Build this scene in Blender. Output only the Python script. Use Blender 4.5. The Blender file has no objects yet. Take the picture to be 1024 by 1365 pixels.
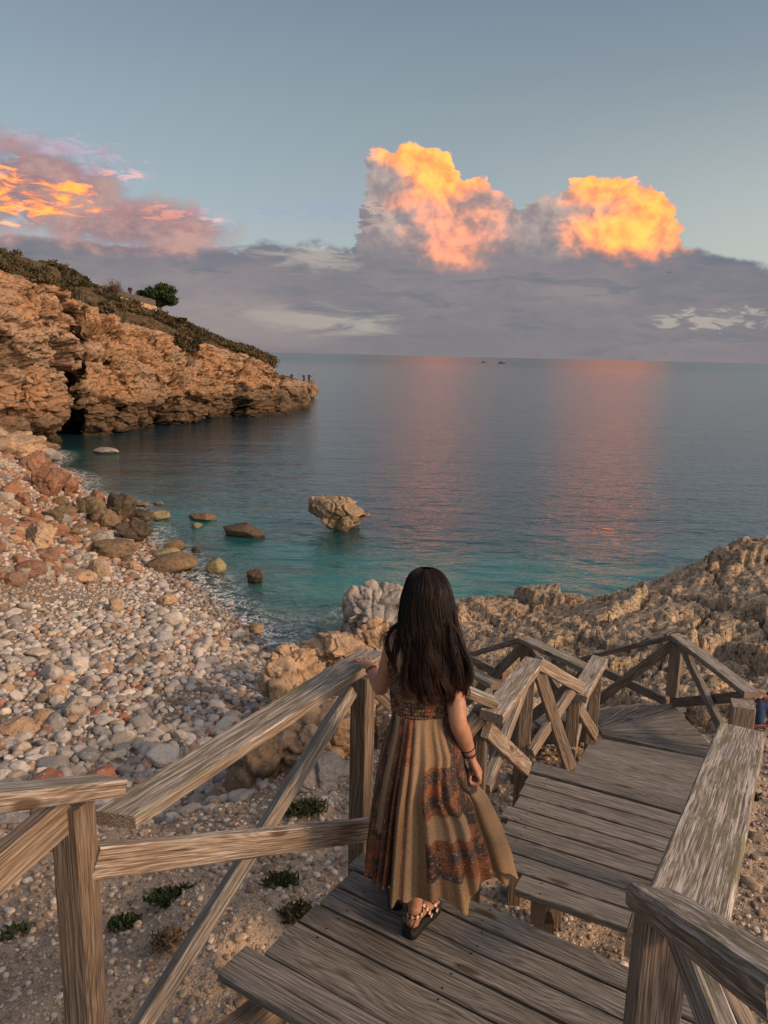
import bpy, math, random
import numpy as np
from mathutils import Vector, Matrix
R = math.radians
random.seed(7); RNG = np.random.default_rng(11)
scn = bpy.context.scene
COL = scn.collection

# ------------------------------------------------------------------ camera
CAMH = 2.5; FPX = 1012.0
cam_d = bpy.data.cameras.new('camera'); cam = bpy.data.objects.new('camera', cam_d); COL.objects.link(cam)
scn.camera = cam
cam_d.sensor_fit = 'VERTICAL'; cam_d.sensor_height = 24.0; cam_d.lens = 24.0*FPX/1365.0
cam_d.clip_start = 0.05; cam_d.clip_end = 60000
cam.matrix_world = Matrix.Translation((0, 0, CAMH)) @ Matrix.Rotation(R(90-11.7), 4, 'X') @ Matrix.Rotation(R(1.29), 4, 'Z')
MW = cam.matrix_world.copy()
SEA = -5.0

def ray(u, v):
    return (MW.to_3x3() @ Vector(((u-512)/FPX, -(v-682.5)/FPX, -1.0)))
def PT(u, v, t):                       # photo pixel + distance along the view axis -> world point
    return Vector((0, 0, CAMH)) + ray(u, v)*t
def PZ(u, v, z):                       # photo pixel + height -> world point
    d = ray(u, v)
    return Vector((0, 0, CAMH)) + d*((z-CAMH)/d.z)
def PY(u, v, y):                       # photo pixel + distance north -> world point
    d = ray(u, v)
    return Vector((0, 0, CAMH)) + d*(y/d.y)

# ------------------------------------------------------------------ naming
def tag(o, label=None, cat=None, group=None, kind=None):
    if label: o['label'] = label
    if cat: o['category'] = cat
    if group: o['group'] = group
    if kind: o['kind'] = kind
    return o
def empty(name, loc, label, cat, group=None):
    o = bpy.data.objects.new(name, None); COL.objects.link(o); o.location = loc
    o.empty_display_size = .1
    bpy.context.view_layer.update()
    return tag(o, label, cat, group)
def link(name, me, mat, parent=None, smooth=True):
    o = bpy.data.objects.new(name, me); COL.objects.link(o)
    if mat is not None: me.materials.append(mat)
    if smooth: me.shade_smooth()
    else: me.shade_flat()
    if parent is not None:
        o.parent = parent
        o.matrix_parent_inverse = Matrix.Translation(parent.location).inverted() if parent.parent is None else Matrix.Identity(4)
    return o
def mesh_np(name, V, F, attrs=None):
    """V (n,3) array; F list of arrays with same column count, or one array"""
    me = bpy.data.meshes.new(name)
    V = np.asarray(V, np.float32)
    Fs = F if isinstance(F, list) else [F]
    Fs = [np.asarray(f, np.int32) for f in Fs if len(f)]
    me.vertices.add(len(V)); me.vertices.foreach_set('co', V.ravel())
    tot = sum(f.size for f in Fs); npol = sum(len(f) for f in Fs)
    me.loops.add(tot); me.polygons.add(npol)
    me.loops.foreach_set('vertex_index', np.concatenate([f.ravel() for f in Fs]))
    sizes = np.concatenate([np.full(len(f), f.shape[1], np.int32) for f in Fs])
    starts = np.concatenate([[0], np.cumsum(sizes)[:-1]]).astype(np.int32)
    me.polygons.foreach_set('loop_start', starts)
    me.polygons.foreach_set('loop_total', sizes)
    me.update(calc_edges=True); me.validate()
    for k, a in (attrs or {}).items():
        a = np.asarray(a, np.float32)
        if a.ndim == 1:
            at = me.attributes.new(k, 'FLOAT', 'POINT'); at.data.foreach_set('value', a)
        else:
            at = me.attributes.new(k, 'FLOAT_VECTOR', 'POINT'); at.data.foreach_set('vector', a.ravel())
    return me
def grid_faces(nr, nc, wrap=False):
    i = np.arange(nr-1)[:, None]*nc; j = np.arange(nc if wrap else nc-1)[None, :]
    j2 = (j+1) % nc
    return np.stack([i+j, i+j2, i+nc+j2, i+nc+j], -1).reshape(-1, 4)

# ------------------------------------------------------------------ numpy noise
def _h(ix, iy, iz, s=0):
    h = (ix.astype(np.int64)*374761393 + iy.astype(np.int64)*668265263 + iz.astype(np.int64)*2147483647 + s*1274126177) & 0xffffffff
    h = ((h ^ (h >> 13))*1274126177) & 0xffffffff
    h = ((h ^ (h >> 16))*2246822519) & 0xffffffff
    return ((h ^ (h >> 15)) & 0xffffff)/float(0xffffff)
def vnoise(P, s=0):
    I = np.floor(P); f = P-I; I = I.astype(np.int64); f = f*f*f*(f*(f*6-15)+10)
    r = 0
    for dx in (0, 1):
        wx = f[:, 0] if dx else 1-f[:, 0]
        for dy in (0, 1):
            wy = f[:, 1] if dy else 1-f[:, 1]
            for dz in (0, 1):
                wz = f[:, 2] if dz else 1-f[:, 2]
                r = r + wx*wy*wz*_h(I[:, 0]+dx, I[:, 1]+dy, I[:, 2]+dz, s)
    return r*2-1
def fbm(P, o=4, s=0, g=.5):
    a = 1; t = 0; r = 0
    for k in range(o):
        r = r+a*vnoise(P*(2.03**k)+k*17.3, s+k); t += a; a *= g
    return r/t
def voro(P, s=0, jit=.9):
    """F1, F2, random id of nearest cell"""
    I = np.floor(P).astype(np.int64); f = P-I
    n = len(P); F1 = np.full(n, 9.); F2 = np.full(n, 9.); idc = np.zeros(n); off = np.zeros((n, 3))
    for dx in (-1, 0, 1):
        for dy in (-1, 0, 1):
            for dz in (-1, 0, 1):
                a, b, c = I[:, 0]+dx, I[:, 1]+dy, I[:, 2]+dz
                qx = dx+.5+(_h(a, b, c, s)-.5)*jit-f[:, 0]; qy = dy+.5+(_h(a, b, c, s+1)-.5)*jit-f[:, 1]; qz = dz+.5+(_h(a, b, c, s+2)-.5)*jit-f[:, 2]
                d = np.sqrt(qx*qx+qy*qy+qz*qz); m = d < F1
                F2 = np.where(m, F1, np.minimum(F2, d)); idc = np.where(m, _h(a, b, c, s+3), idc)
                off[m] = np.stack([qx, qy, qz], -1)[m]
                F1 = np.where(m, d, F1)
    return F1, F2, idc, off
def sstep(a, b, x):
    t = np.clip((x-a)/(b-a), 0, 1); return t*t*(3-2*t)

# ------------------------------------------------------------------ node helper
class G:
    def __init__(s, nt): s.nt = nt; s.nt.nodes.clear()
    def n(s, typ, ins=None, **props):
        nd = s.nt.nodes.new(typ)
        for k, v in props.items(): setattr(nd, k, v)
        for k, v in (ins or {}).items():
            sk = nd.inputs[k]
            if isinstance(v, bpy.types.NodeSocket): s.nt.links.new(v, sk)
            else: sk.default_value = v
        return nd
    def m(s, op, a, b=None, c=None, clamp=False):
        nd = s.nt.nodes.new('ShaderNodeMath'); nd.operation = op; nd.use_clamp = clamp
        for i, v in enumerate((a, b, c)):
            if v is None: continue
            if isinstance(v, bpy.types.NodeSocket): s.nt.links.new(v, nd.inputs[i])
            else: nd.inputs[i].default_value = v
        return nd.outputs[0]
    def ss(s, x, a, b, lo=0., hi=1.):
        nd = s.nt.nodes.new('ShaderNodeMapRange'); nd.interpolation_type = 'SMOOTHSTEP'
        for i, v in enumerate((x, a, b, lo, hi)):
            if isinstance(v, bpy.types.NodeSocket): s.nt.links.new(v, nd.inputs[i])
            else: nd.inputs[i].default_value = v
        return nd.outputs[0]
    def mix(s, f, a, b, bt='MIX'):
        nd = s.nt.nodes.new('ShaderNodeMix'); nd.data_type = 'RGBA'; nd.blend_type = bt
        for i, v in ((0, f), (6, a), (7, b)):
            if isinstance(v, bpy.types.NodeSocket): s.nt.links.new(v, nd.inputs[i])
            else: nd.inputs[i].default_value = v if i == 0 else (tuple(v)+(1,) if len(v) == 3 else v)
        return nd.outputs[2]
    def noise(s, vec, scale, det=3., rough=.55, dist=0., out=0):
        nd = s.n('ShaderNodeTexNoise', {'Scale': scale, 'Detail': det, 'Roughness': rough, 'Distortion': dist})
        if vec is not None: s.nt.links.new(vec, nd.inputs['Vector'])
        return nd.outputs[out]
    def voro(s, vec, scale, feat='F1', out=0, rnd=1.):
        nd = s.n('ShaderNodeTexVoronoi', {'Scale': scale, 'Randomness': rnd}, feature=feat)
        if vec is not None: s.nt.links.new(vec, nd.inputs['Vector'])
        return nd.outputs[out]
    def mapv(s, vec, scale=(1, 1, 1), loc=(0, 0, 0), rot=(0, 0, 0)):
        return s.n('ShaderNodeMapping', {'Vector': vec, 'Scale': scale, 'Location': loc, 'Rotation': rot}).outputs[0]
    def attr(s, name, out='Vector'):
        return s.n('ShaderNodeAttribute', attribute_name=name).outputs[out]
    def bump(s, h, strength=1., dist=.01, nrm=None):
        nd = s.n('ShaderNodeBump', {'Height': h, 'Strength': strength, 'Distance': dist})
        if nrm is not None: s.nt.links.new(nrm, nd.inputs['Normal'])
        return nd.outputs[0]
    def ramp(s, f, stops, interp='LINEAR'):
        nd = s.n('ShaderNodeValToRGB', {'Fac': f}); cr = nd.color_ramp; cr.interpolation = interp
        while len(cr.elements) < len(stops): cr.elements.new(.5)
        for e, (p, c) in zip(cr.elements, stops):
            e.position = p; e.color = tuple(c)+(1,) if len(c) == 3 else c
        return nd.outputs[0]
def material(name):
    m = bpy.data.materials.new(name); m.use_nodes = True
    return m, G(m.node_tree)
def finish(g, color, rough=.8, normal=None, spec=.3, **kw):
    p = g.n('ShaderNodeBsdfPrincipled', {'Base Color': color if isinstance(color, bpy.types.NodeSocket) else tuple(color)+(1,), 'Roughness': rough, 'Specular IOR Level': spec})
    for k, v in kw.items():
        k = k.replace('_', ' ')
        if isinstance(v, bpy.types.NodeSocket): g.nt.links.new(v, p.inputs[k])
        else: p.inputs[k].default_value = v
    if normal is not None: g.nt.links.new(normal, p.inputs['Normal'])
    o = g.n('ShaderNodeOutputMaterial', {'Surface': p.outputs[0]})
    return p

# ------------------------------------------------------------------ view
scn.view_settings.view_transform = 'Standard'; scn.view_settings.look = 'None'; scn.view_settings.gamma = 1
scn.view_settings.exposure = EXPOSURE = 0.40
scn.cycles.max_bounces = 6; scn.cycles.transparent_max_bounces = 8
scn.cycles.use_denoising = True

# ------------------------------------------------------------------ sun
SUN_AZ = 116.0   # degrees clockwise from the view direction (to the right and behind the camera)
SUN_EL = 24.0
sl = bpy.data.lights.new('sun', 'SUN'); sun = bpy.data.objects.new('sun', sl); COL.objects.link(sun)
sl.energy = 2.5; sl.angle = R(10); sl.color = (1.0, .61, .34)
sd = Vector((math.sin(R(SUN_AZ))*math.cos(R(SUN_EL)), math.cos(R(SUN_AZ))*math.cos(R(SUN_EL)), math.sin(R(SUN_EL))))
sun.rotation_euler = sd.to_track_quat('Z', 'Y').to_euler()

# ------------------------------------------------------------------ world: sky with clouds
def azel(u, v):
    d = ray(u, v).normalized()
    return math.degrees(math.atan2(d.x, d.y)), math.degrees(math.asin(d.z))
world = bpy.data.worlds.new('World'); scn.world = world; world.use_nodes = True
BK_A, BK_B, BK_C, BK_D = (.150, .148, .172), (.235, .200, .205), (.115, .128, .160), (.175, .160, .172)
def build_world():
    g = G(world.node_tree)
    tc = g.n('ShaderNodeTexCoord').outputs['Generated']
    sp = g.n('ShaderNodeSeparateXYZ', {'Vector': tc})
    x, y, z = sp.outputs
    az = g.m('MULTIPLY', g.m('ARCTAN2', x, y), 57.2958)
    el = g.m('MULTIPLY', g.m('ARCSINE', z), 57.2958)
    P = g.n('ShaderNodeCombineXYZ', {'X': az, 'Y': el}).outputs[0]
    sky = g.n('ShaderNodeTexSky', sky_type='NISHITA', sun_disc=False, sun_elevation=R(SUN_EL), sun_rotation=R(SUN_AZ), altitude=0, air_density=1.0, dust_density=1.6, ozone_density=2.0).outputs[0]
    # evening air: grey blue overhead, paler and warmer toward the horizon
    grad = g.ramp(g.m('DIVIDE', el, 60.), [(0., (.19, .18, .17)), (.10, (.185, .18, .155)), (.27, (.135, .145, .115)), (.48, (.055, .065, .095)), (1., (.03, .035, .06))])
    warm = g.m('MULTIPLY', g.ss(az, -5., 38.), g.ss(g.m('ABSOLUTE', g.m('SUBTRACT', el, 8.)), 11., 0.))
    grad = g.mix(g.m('MULTIPLY', warm, .55), grad, (.36, .32, .23))
    col = grad
    big = g.noise(g.mapv(P, (.075, .17, 1)), 1., 7., .62)
    fine = g.noise(g.mapv(P, (.30, .46, 1)), 1., 8., .62)
    wisp = g.noise(g.mapv(P, (.17, .85, 1), (3, 1, 0)), 1., 8., .62, .6)
    tiny = g.noise(g.mapv(P, (.55, 1.9, 1), (7, 3, 0)), 1., 6., .6, .8)
    bn, fn, wn, tn = [g.m('MULTIPLY', g.m('SUBTRACT', q_, .5), 2.2) for q_ in (big, fine, wisp, tiny)]
    def blob(u, v, ru, rv, n=fn, amp=1.6, a=0., b=.45):
        A, E = azel(u, v); k = 1/17.7
        dx = g.m('DIVIDE', g.m('SUBTRACT', az, A), ru*k); dy = g.m('DIVIDE', g.m('SUBTRACT', el, E), rv*k)
        e = g.m('SUBTRACT', 1., g.m('ADD', g.m('MULTIPLY', dx, dx), g.m('MULTIPLY', dy, dy)))
        return g.m('ADD', e, g.m('MULTIPLY', n, amp))
    def mx(*a):
        r = a[0]
        for q in a[1:]: r = g.m('MAXIMUM', r, q)
        return r
    # high thin veil
    # cumulus relief: round puffs at three scales, compared with themselves a little toward the sun
    warpv = g.n('ShaderNodeVectorMath', {0: g.noise(P, .30, 3., .5, out=1), 'Scale': 2.2}, operation='SCALE').outputs[0]
    def puffs(off):
        Pd = g.n('ShaderNodeVectorMath', {0: g.mapv(P, (1, 1.15, 1), off), 1: warpv}, operation='ADD').outputs[0]
        r = None
        for sc, w in ((.34, -.75), (.85, -.40), (2.1, -.20), (4.6, -.09)):
            a_ = g.m('MULTIPLY', g.n('ShaderNodeTexVoronoi', {'Vector': Pd, 'Scale': sc, 'Smoothness': .55}, feature='SMOOTH_F1').outputs[0], w)
            r = a_ if r is None else g.m('ADD', r, a_)
        return r
    h0 = puffs((0, 0, 0)); h1 = puffs((.55, .40, 0))
    relief = g.m('SUBTRACT', h0, h1)                      # >0 where the puff faces the sun
    hs = g.m('ADD', h0, .62)
    # --- one solid bank whose skyline rises into two cumulus towers
    SK = [(-900, 318), (-300, 312), (0, 304), (100, 308), (200, 314), (300, 324), (345, 313), (400, 324), (468, 326), (478, 300), (484, 258), (491, 204), (502, 193), (520, 199), (545, 191), (572, 197), (600, 200), (607, 216), (625, 236), (644, 230), (656, 252), (680, 264), (700, 276), (712, 268), (735, 262), (760, 242), (780, 230), (800, 236), (830, 241), (850, 239), (870, 248), (888, 258), (901, 280), (904, 308), (913, 320), (950, 328), (985, 335), (1024, 342), (1300, 345), (1900, 340)]
    fc = g.n('ShaderNodeFloatCurve', {'Factor': 1.0, 'Value': g.m('DIVIDE', g.m('ADD', g.m('ADD', az, g.m('ADD', g.m('MULTIPLY', tn, .9), g.m('MULTIPLY', hs, .7))), 60.), 120.)})
    cv = fc.mapping.curves[0]; pts_ = [((azel(u, v)[0]+60)/120, azel(u, v)[1]/25) for u, v in SK]
    cv.points[0].location = (0, pts_[0][1]); cv.points[1].location = (1, pts_[-1][1])
    for x_, y_ in pts_: cv.points.new(x_, y_)
    for p_ in cv.points: p_.handle_type = 'AUTO_CLAMPED'
    fc.mapping.update()
    topel = g.m('MULTIPLY', fc.outputs[0], 25.)
    hot = g.ss(topel, 8.6, 10.)                                    # 1 under a tower, 0 under the low bank
    below = g.m('ADD', g.m('SUBTRACT', topel, el), g.m('ADD', g.m('MULTIPLY', hot, g.m('ADD', g.m('MULTIPLY', hs, 1.3), g.m('MULTIPLY', tn, .55))), g.m('MULTIPLY', fn, g.m('SUBTRACT', 1.6, hot))))
    mask = g.ss(below, .0, g.m('SUBTRACT', .75, g.m('MULTIPLY', hot, .45)))
    bankc = g.mix(g.ss(g.m('ADD', bn, g.m('MULTIPLY', wn, .5)), -.40, .45), BK_A, BK_B)
    bankc = g.mix(g.m('MULTIPLY', g.ss(wn, -.02, .35), .75), bankc, BK_C)
    bankc = g.mix(g.m('MULTIPLY', g.ss(el, 4.0, .2), .5), bankc, BK_D)
    bankc = g.mix(g.m('MULTIPLY', g.m('MULTIPLY', g.ss(below, 2.2, .2), g.m('SUBTRACT', 1., hot)), .55), bankc, (.118, .132, .172))
    rb_ = g.ss(relief, -.32, .32)
    body = g.mix(rb_, (.225, .192, .205), (.44, .34, .295))
    body = g.mix(g.ss(g.m('ADD', el, g.m('MULTIPLY', fn, 2.0)), 9.4, 6.4), body, bankc)
    cloudc = g.mix(g.ss(topel, 8.3, 9.0), bankc, body)
    col = g.mix(g.m('MULTIPLY', mask, .97), col, cloudc)
    # paler rifts in the bank
    rift = g.ss(mx(blob(405, 345, 85, 22, wn, 1.8), blob(440, 425, 120, 26, wn, 1.6), blob(950, 425, 70, 14, tn, 3.0)), .2, 1.1)
    col = g.mix(g.m('MULTIPLY', rift, .7), col, (.38, .34, .295))
    lowpink = g.ss(blob(300, 430, 200, 42, wn, 1.0), .0, 1.)
    col = g.mix(g.m('MULTIPLY', lowpink, .45), col, (.30, .24, .23))
    # light on the crests, fading down into the mauve
    soft = g.m('ADD', g.m('MULTIPLY', relief, .60), g.m('MULTIPLY', fn, .45))
    litA = g.m('MULTIPLY', g.ss(mx(blob(595, 222, 76, 54, soft, 1.), blob(555, 203, 66, 30, soft, .9)), -.1, 1.0), mask)
    litB = g.m('MULTIPLY', g.ss(mx(blob(612, 298, 84, 60, soft, 1.5), blob(610, 335, 70, 30, soft, 1.3), blob(540, 268, 40, 20, soft, 1.2)), -.1, 1.3), mask)
    litC = g.m('MULTIPLY', g.ss(mx(blob(865, 282, 74, 66, soft, 1.), blob(815, 248, 78, 34, soft, 1.), blob(845, 308, 105, 38, soft, 1.)), -.1, 1.1), mask)
    r2 = g.ss(relief, -.38, .34)
    orange = g.mix(r2, (1.0, .29, .075), (2.3, .56, .11))
    peach = g.mix(r2, (.46, .215, .155), (1.3, .40, .20))
    litA, litB, litC = [g.m('POWER', q_, 1.5) for q_ in (litA, litB, litC)]
    col = g.mix(g.m('MULTIPLY', litB, .80), col, peach)
    col = g.mix(g.m('MULTIPLY', litA, .93), col, orange)
    col = g.mix(g.m('MULTIPLY', litC, .95), col, orange)
    # wisps left of the tower
    w1 = g.ss(mx(blob(455, 283, 60, 16, tn, 3.2), blob(365, 281, 30, 6, tn, 3.5)), .3, 1.)
    col = g.mix(g.m('MULTIPLY', w1, .75), col, (.15, .145, .17))
    # --- left sunset cloud
    lc = g.ss(mx(blob(40, 250, 130, 62, fn, 1.3), blob(170, 300, 150, 40, fn, 1.2), blob(-90, 240, 130, 90, fn, 1.)), -.05, .8)
    col = g.mix(g.m('MULTIPLY', lc, .92), col, g.mix(g.ss(fn, -.35, .35), (.205, .125, .148), (.44, .26, .225)))
    st = g.ss(mx(blob(70, 198, 95, 16, tn, 2.6), blob(140, 230, 50, 12, tn, 3.0), blob(235, 292, 80, 16, tn, 2.8)), .2, 1.)
    col = g.mix(g.m('MULTIPLY', st, .75), col, (.31, .165, .17))
    lit = g.ss(mx(blob(25, 272, 85, 22, tn, 2.6), blob(85, 258, 40, 20, tn, 2.4), blob(-10, 238, 50, 30, tn, 2.2)), .2, 1.3)
    col = g.mix(lit, col, g.mix(g.m('MULTIPLY', lit, g.ss(tn, -.3, .35)), (.62, .19, .09), (1.8, .44, .075)))
    pk = g.ss(mx(blob(215, 284, 38, 11, tn, 3.2), blob(160, 232, 24, 9, tn, 3.2), blob(275, 298, 34, 8, tn, 3.)), .35, 1.2)
    col = g.mix(g.m('MULTIPLY', pk, .6), col, (.70, .28, .18))
    # light from the part of the sky behind the camera: warm afterglow round the low sun
    sdn = g.n('ShaderNodeVectorMath', {0: tc, 1: tuple(sd)}, operation='DOT_PRODUCT').outputs['Value']
    glow = g.ss(sdn, .12, 1.)
    col = g.mix(g.m('MULTIPLY', glow, .9), col, (1.15, .92, .76))
    b1 = g.n('ShaderNodeBackground', {'Color': col, 'Strength': 1.0})
    b2 = g.n('ShaderNodeBackground', {'Color': g.mix(g.m('MAXIMUM', g.m('MULTIPLY', mask, .97), g.m('MULTIPLY', lc, .9)), sky, (0., 0., 0.)), 'Strength': .05})
    ad = g.n('ShaderNodeAddShader', {0: b1.outputs[0], 1: b2.outputs[0]})
    g.n('ShaderNodeOutputWorld', {'Surface': ad.outputs[0]})
build_world()
world.cycles.sampling_method = 'MANUAL'; world.cycles.sample_map_resolution = 1024
# ------------------------------------------------------------------ weathered wood
def wood_material(name, grey=(.30, .255, .205), brown=(.33, .20, .10), lichen=0.0, seed=0.0):
    m, g = material(name)
    gc = g.attr('gc'); tone = g.attr('tone', 'Fac')
    warp = g.noise(g.mapv(gc, (1.1, 5, 5)), 1., 3., .5)
    sep = g.n('ShaderNodeSeparateXYZ', {'Vector': gc})
    # knots: sparse stretched cells that bend the rings round them
    kv = g.n('ShaderNodeTexVoronoi', {'Vector': g.mapv(gc, (1.9, 6.5, 6.5)), 'Scale': 1.})
    kd = kv.outputs['Distance']; knot = g.ss(kd, .15, .07); kring = g.ss(kd, .62, .05)
    yy = g.m('ADD', g.m('ADD', sep.outputs[1], g.m('MULTIPLY', sep.outputs[2], .8)), g.m('MULTIPLY', g.m('SUBTRACT', warp, .5), .16))
    ph = g.m('ADD', g.m('MULTIPLY', yy, 330.), g.m('MULTIPLY', kring, 16.))
    ring = g.m('MULTIPLY_ADD', g.m('SINE', ph), .5, .5)
    fib = g.noise(g.mapv(gc, (5, 230, 230)), 1., 3., .62, 0.)
    fib2 = g.noise(g.mapv(gc, (1.5, 105, 105), (3, 1, 2)), 1., 5., .66, 0.)
    blot = g.noise(g.mapv(gc, (1.3, 7, 7), (9, 4, 1)), 1., 4., .6)
    N = g.n('ShaderNodeNewGeometry').outputs['Normal']
    nz = g.n('ShaderNodeSeparateXYZ', {'Vector': N}).outputs[2]
    top = g.ss(nz, .3, .8)                        # rain-bleached tops grey, sheltered sides brown, partly from warm light put into the colour
    w = g.m('ADD', g.m('MULTIPLY', top, .62), g.m('MULTIPLY', g.ss(blot, .35, .68), .42), clamp=True)
    base = g.mix(w, brown, grey)
    base = g.mix(g.m('MULTIPLY', g.ss(blot, .42, .25), .5), base, tuple(c*.5 for c in grey))
    base = g.mix(g.m('MULTIPLY', g.m('MULTIPLY', ring, g.ss(fib2, .25, .65)), .75), base, tuple(c*.30 for c in brown))
    base = g.mix(g.m('MULTIPLY', g.ss(fib, .52, .64), .5), base, tuple(min(1, c*1.75) for c in grey))
    base = g.mix(g.m('MULTIPLY', g.ss(fib, .47, .36), .9), base, tuple(c*.25 for c in grey))
    base = g.mix(g.m('MULTIPLY', g.ss(fib2, .42, .33), .9), base, (.025, .02, .016))
    base = g.mix(g.m('MULTIPLY', knot, .85), base, (.05, .028, .016))
    if lichen > 0:
        lm = g.m('MULTIPLY', g.m('MULTIPLY', g.ss(g.noise(g.mapv(gc, (3.2, 26, 26), (1, 7, 3)), 1., 6., .75), .50, .60), top), lichen)
        base = g.mix(lm, base, (.12, .115, .065))
        lw = g.m('MULTIPLY', g.m('MULTIPLY', g.ss(g.noise(g.mapv(gc, (3.5, 90, 90), (5, 2, 3)), 1., 4., .7), .54, .60), top), lichen*.8)
        base = g.mix(lw, base, (.46, .43, .385))
    hsv = g.n('ShaderNodeHueSaturation', {'Color': base, 'Value': g.m('ADD', .55, g.m('MULTIPLY', tone, .9)), 'Saturation': 1.0}).outputs[0]
    h = g.m('ADD', g.m('ADD', g.m('MULTIPLY', fib, .6), g.m('MULTIPLY', fib2, .7)), g.m('MULTIPLY', ring, .12))
    bm_ = g.bump(g.m('SUBTRACT', h, g.m('MULTIPLY', knot, .2)), .9, .0028)
    finish(g, hsv, .82, bm_, .25)
    return m
M_DECK = wood_material('weathered_deck_wood', (.185, .180, .168), (.10, .088, .073))
M_RAIL = wood_material('weathered_rail_wood', (.26, .243, .218), (.20, .135, .085), lichen=.9)
M_POST = wood_material('brown_post_wood', (.18, .155, .13), (.165, .115, .075))

class WB:
    """collects timber pieces (each an eight-sided, slightly uneven bar) into one mesh"""
    def __init__(s): s.V = []; s.F4 = []; s.F8 = []; s.gc = []; s.tone = []; s.n = 0
    def bar(s, p0, p1, w, h, up=(0, 0, 1), bev=.005, jit=.0011, tone=None, endskew=0., seg=.14, sag=0.):
        p0 = Vector(p0); p1 = Vector(p1); d = p1-p0; L = d.length; d.normalize()
        up = Vector(up); sx = d.cross(up).normalized(); uz = sx.cross(d).normalized()
        k = max(2, int(L/seg)+1)
        hw, hh = w/2, h/2; b = min(bev, hw*.6, hh*.6)
        ring = [(-hw+b, -hh), (hw-b, -hh), (hw, -hh+b), (hw, hh-b), (hw-b, hh), (-hw+b, hh), (-hw, hh-b), (-hw, -hh+b)]
        off = Vector((random.uniform(0, 50), random.uniform(0, 50), random.uniform(0, 50)))
        tn = random.uniform(.35, .65) if tone is None else tone
        wob = [(random.uniform(-1, 1)*jit, random.uniform(-1, 1)*jit) for _ in range(k)]
        for i in range(k):
            f = i/(k-1); c = p0+d*(L*f) - Vector((0, 0, 1))*(sag*4*f*(1-f))
            ox, oy = wob[i]
            for j, (a, e) in enumerate(ring):
                jx = random.uniform(-1, 1)*jit*.6; jy = random.uniform(-1, 1)*jit*.6
                sh = endskew*a if i in (0, k-1) else 0
                s.V.append(c+sx*(a+ox+jx)+uz*(e+oy+jy)+d*sh)
                s.gc.append((L*f+off.x, a+off.y, e+off.z)); s.tone.append(tn)
        for i in range(k-1):
            q = s.n+i*8
            for j in range(8):
                j2 = (j+1) % 8; s.F4.append((q+j, q+j2, q+8+j2, q+8+j))
        s.F8.append(tuple(s.n+j for j in reversed(range(8)))); q = s.n+(k-1)*8; s.F8.append(tuple(q+j for j in range(8)))
        s.n += k*8
        return s
    def build(s, name, mat, parent=None):
        V = np.array([tuple(v) for v in s.V])
        if parent is not None: pass
        me = mesh_np(name, V, [np.array(s.F4), np.array(s.F8)], {'gc': np.array(s.gc), 'tone': np.array(s.tone)})
        return link(name, me, mat, parent, smooth=False)
def bar(name, p0, p1, w, h, mat, parent, **k):
    return WB().bar(p0, p1, w, h, **k).build(name, mat, parent)
def post(name, top, zb, size, mat, parent, yaw=0., **k):
    b = Vector((top.x, top.y, zb))
    return bar(name, b, top, size, size, mat, parent, up=(math.sin(yaw), math.cos(yaw), 0), **k)

# ------------------------------------------------------------------ decks
def screws(wb, a, b, ax, ay, w, at):
    for s_ in at:
        for q_ in (-.28, .28):
            c = a+ax*(s_+random.uniform(-.012, .012))+ay*(w*(q_+random.uniform(-.03, .03))); n = wb.n
            for k in range(6): wb.V.append(Vector((c.x+.0055*math.cos(k*1.047), c.y+.0055*math.sin(k*1.047), c.z+.0222))); wb.gc.append((c.x, c.y, c.z)); wb.tone.append(-.5)
            wb.F4 += [(n, n+1, n+2, n+3), (n, n+3, n+4, n+5)]; wb.n += 6
def deck_boards(wb, o, ax, ay, width, nboards, pitch, z, skip=(), left_j=.03, tone=None, right=0.02):
    """boards run along ax (unit, plan), stacked along ay; o = left far corner"""
    for i in range(nboards):
        if i in skip: continue
        c = o + ay*(pitch*(i+.5)); j = random.uniform(-left_j, left_j)
        a = c+ax*j; b = c+ax*(width+random.uniform(-right, right))
        a.z = b.z = z-.02+random.uniform(-.002, .002)
        screws(wb, a, b, ax, ay, pitch, (.14, .72, 1.55))
        wb.bar(a, b, pitch-.013, .04, bev=.005, tone=tone)
# upper landing, z = 0
A0 = PZ(487, 1136, 0); A1 = PZ(850, 1292, 0)
axA = (A1-A0).normalized(); ayA = Vector((axA.y, -axA.x, 0))      # toward the camera
if ayA.y > 0: ayA = -ayA
upper = empty('wooden_landing', (A0+A1)/2, 'weathered plank landing the woman stands on, nearest of the decks', 'landing')
wb = WB(); deck_boards(wb, A0.copy(), axA, ayA, 2.02, 5, .142, 0.0)
wb.build('decking', M_DECK, upper)
# steps that climb from the landing toward the camera
T = []
for k, (u, v, z, wdt, ln) in enumerate(((386, 1238, .10, .16, 1.9), (330, 1259, .22, .165, 2.0))):
    p = PZ(u, v, z-.0); c = p+ayA*(wdt/2); c.z = z-.02
    wbt = WB(); wbt.bar(c, c+axA*ln, wdt, .045, bev=.007, tone=.55-.03*k)
    wbt.build('tread', M_DECK, upper)
    T.append(c)
p = T[1]+ayA*.23; p.z = .36-.02
wbt = WB(); wbt.bar(p+axA*.75, p+axA*2.0, .165, .045); wbt.build('tread', M_DECK, upper)
s0 = A0+axA*.16+ayA*.74; s0.z = -.125
s1 = T[1]+axA*.20+ayA*.75; s1.z = .26
bar('stringer', s0, s1, .07, .15, M_POST, upper)
bar('stringer', s0+axA*1.5, s1+axA*1.4, .07, .15, M_POST, upper)
e0 = A0+ayA*.06; e0.z = -.12
bar('joist', e0+axA*.05, e0+axA*1.98, .05, .14, M_POST, upper)
e1 = A0+ayA*.62; e1.z = -.12
bar('joist', e1+axA*.05, e1+axA*1.98, .05, .14, M_POST, upper)
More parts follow.
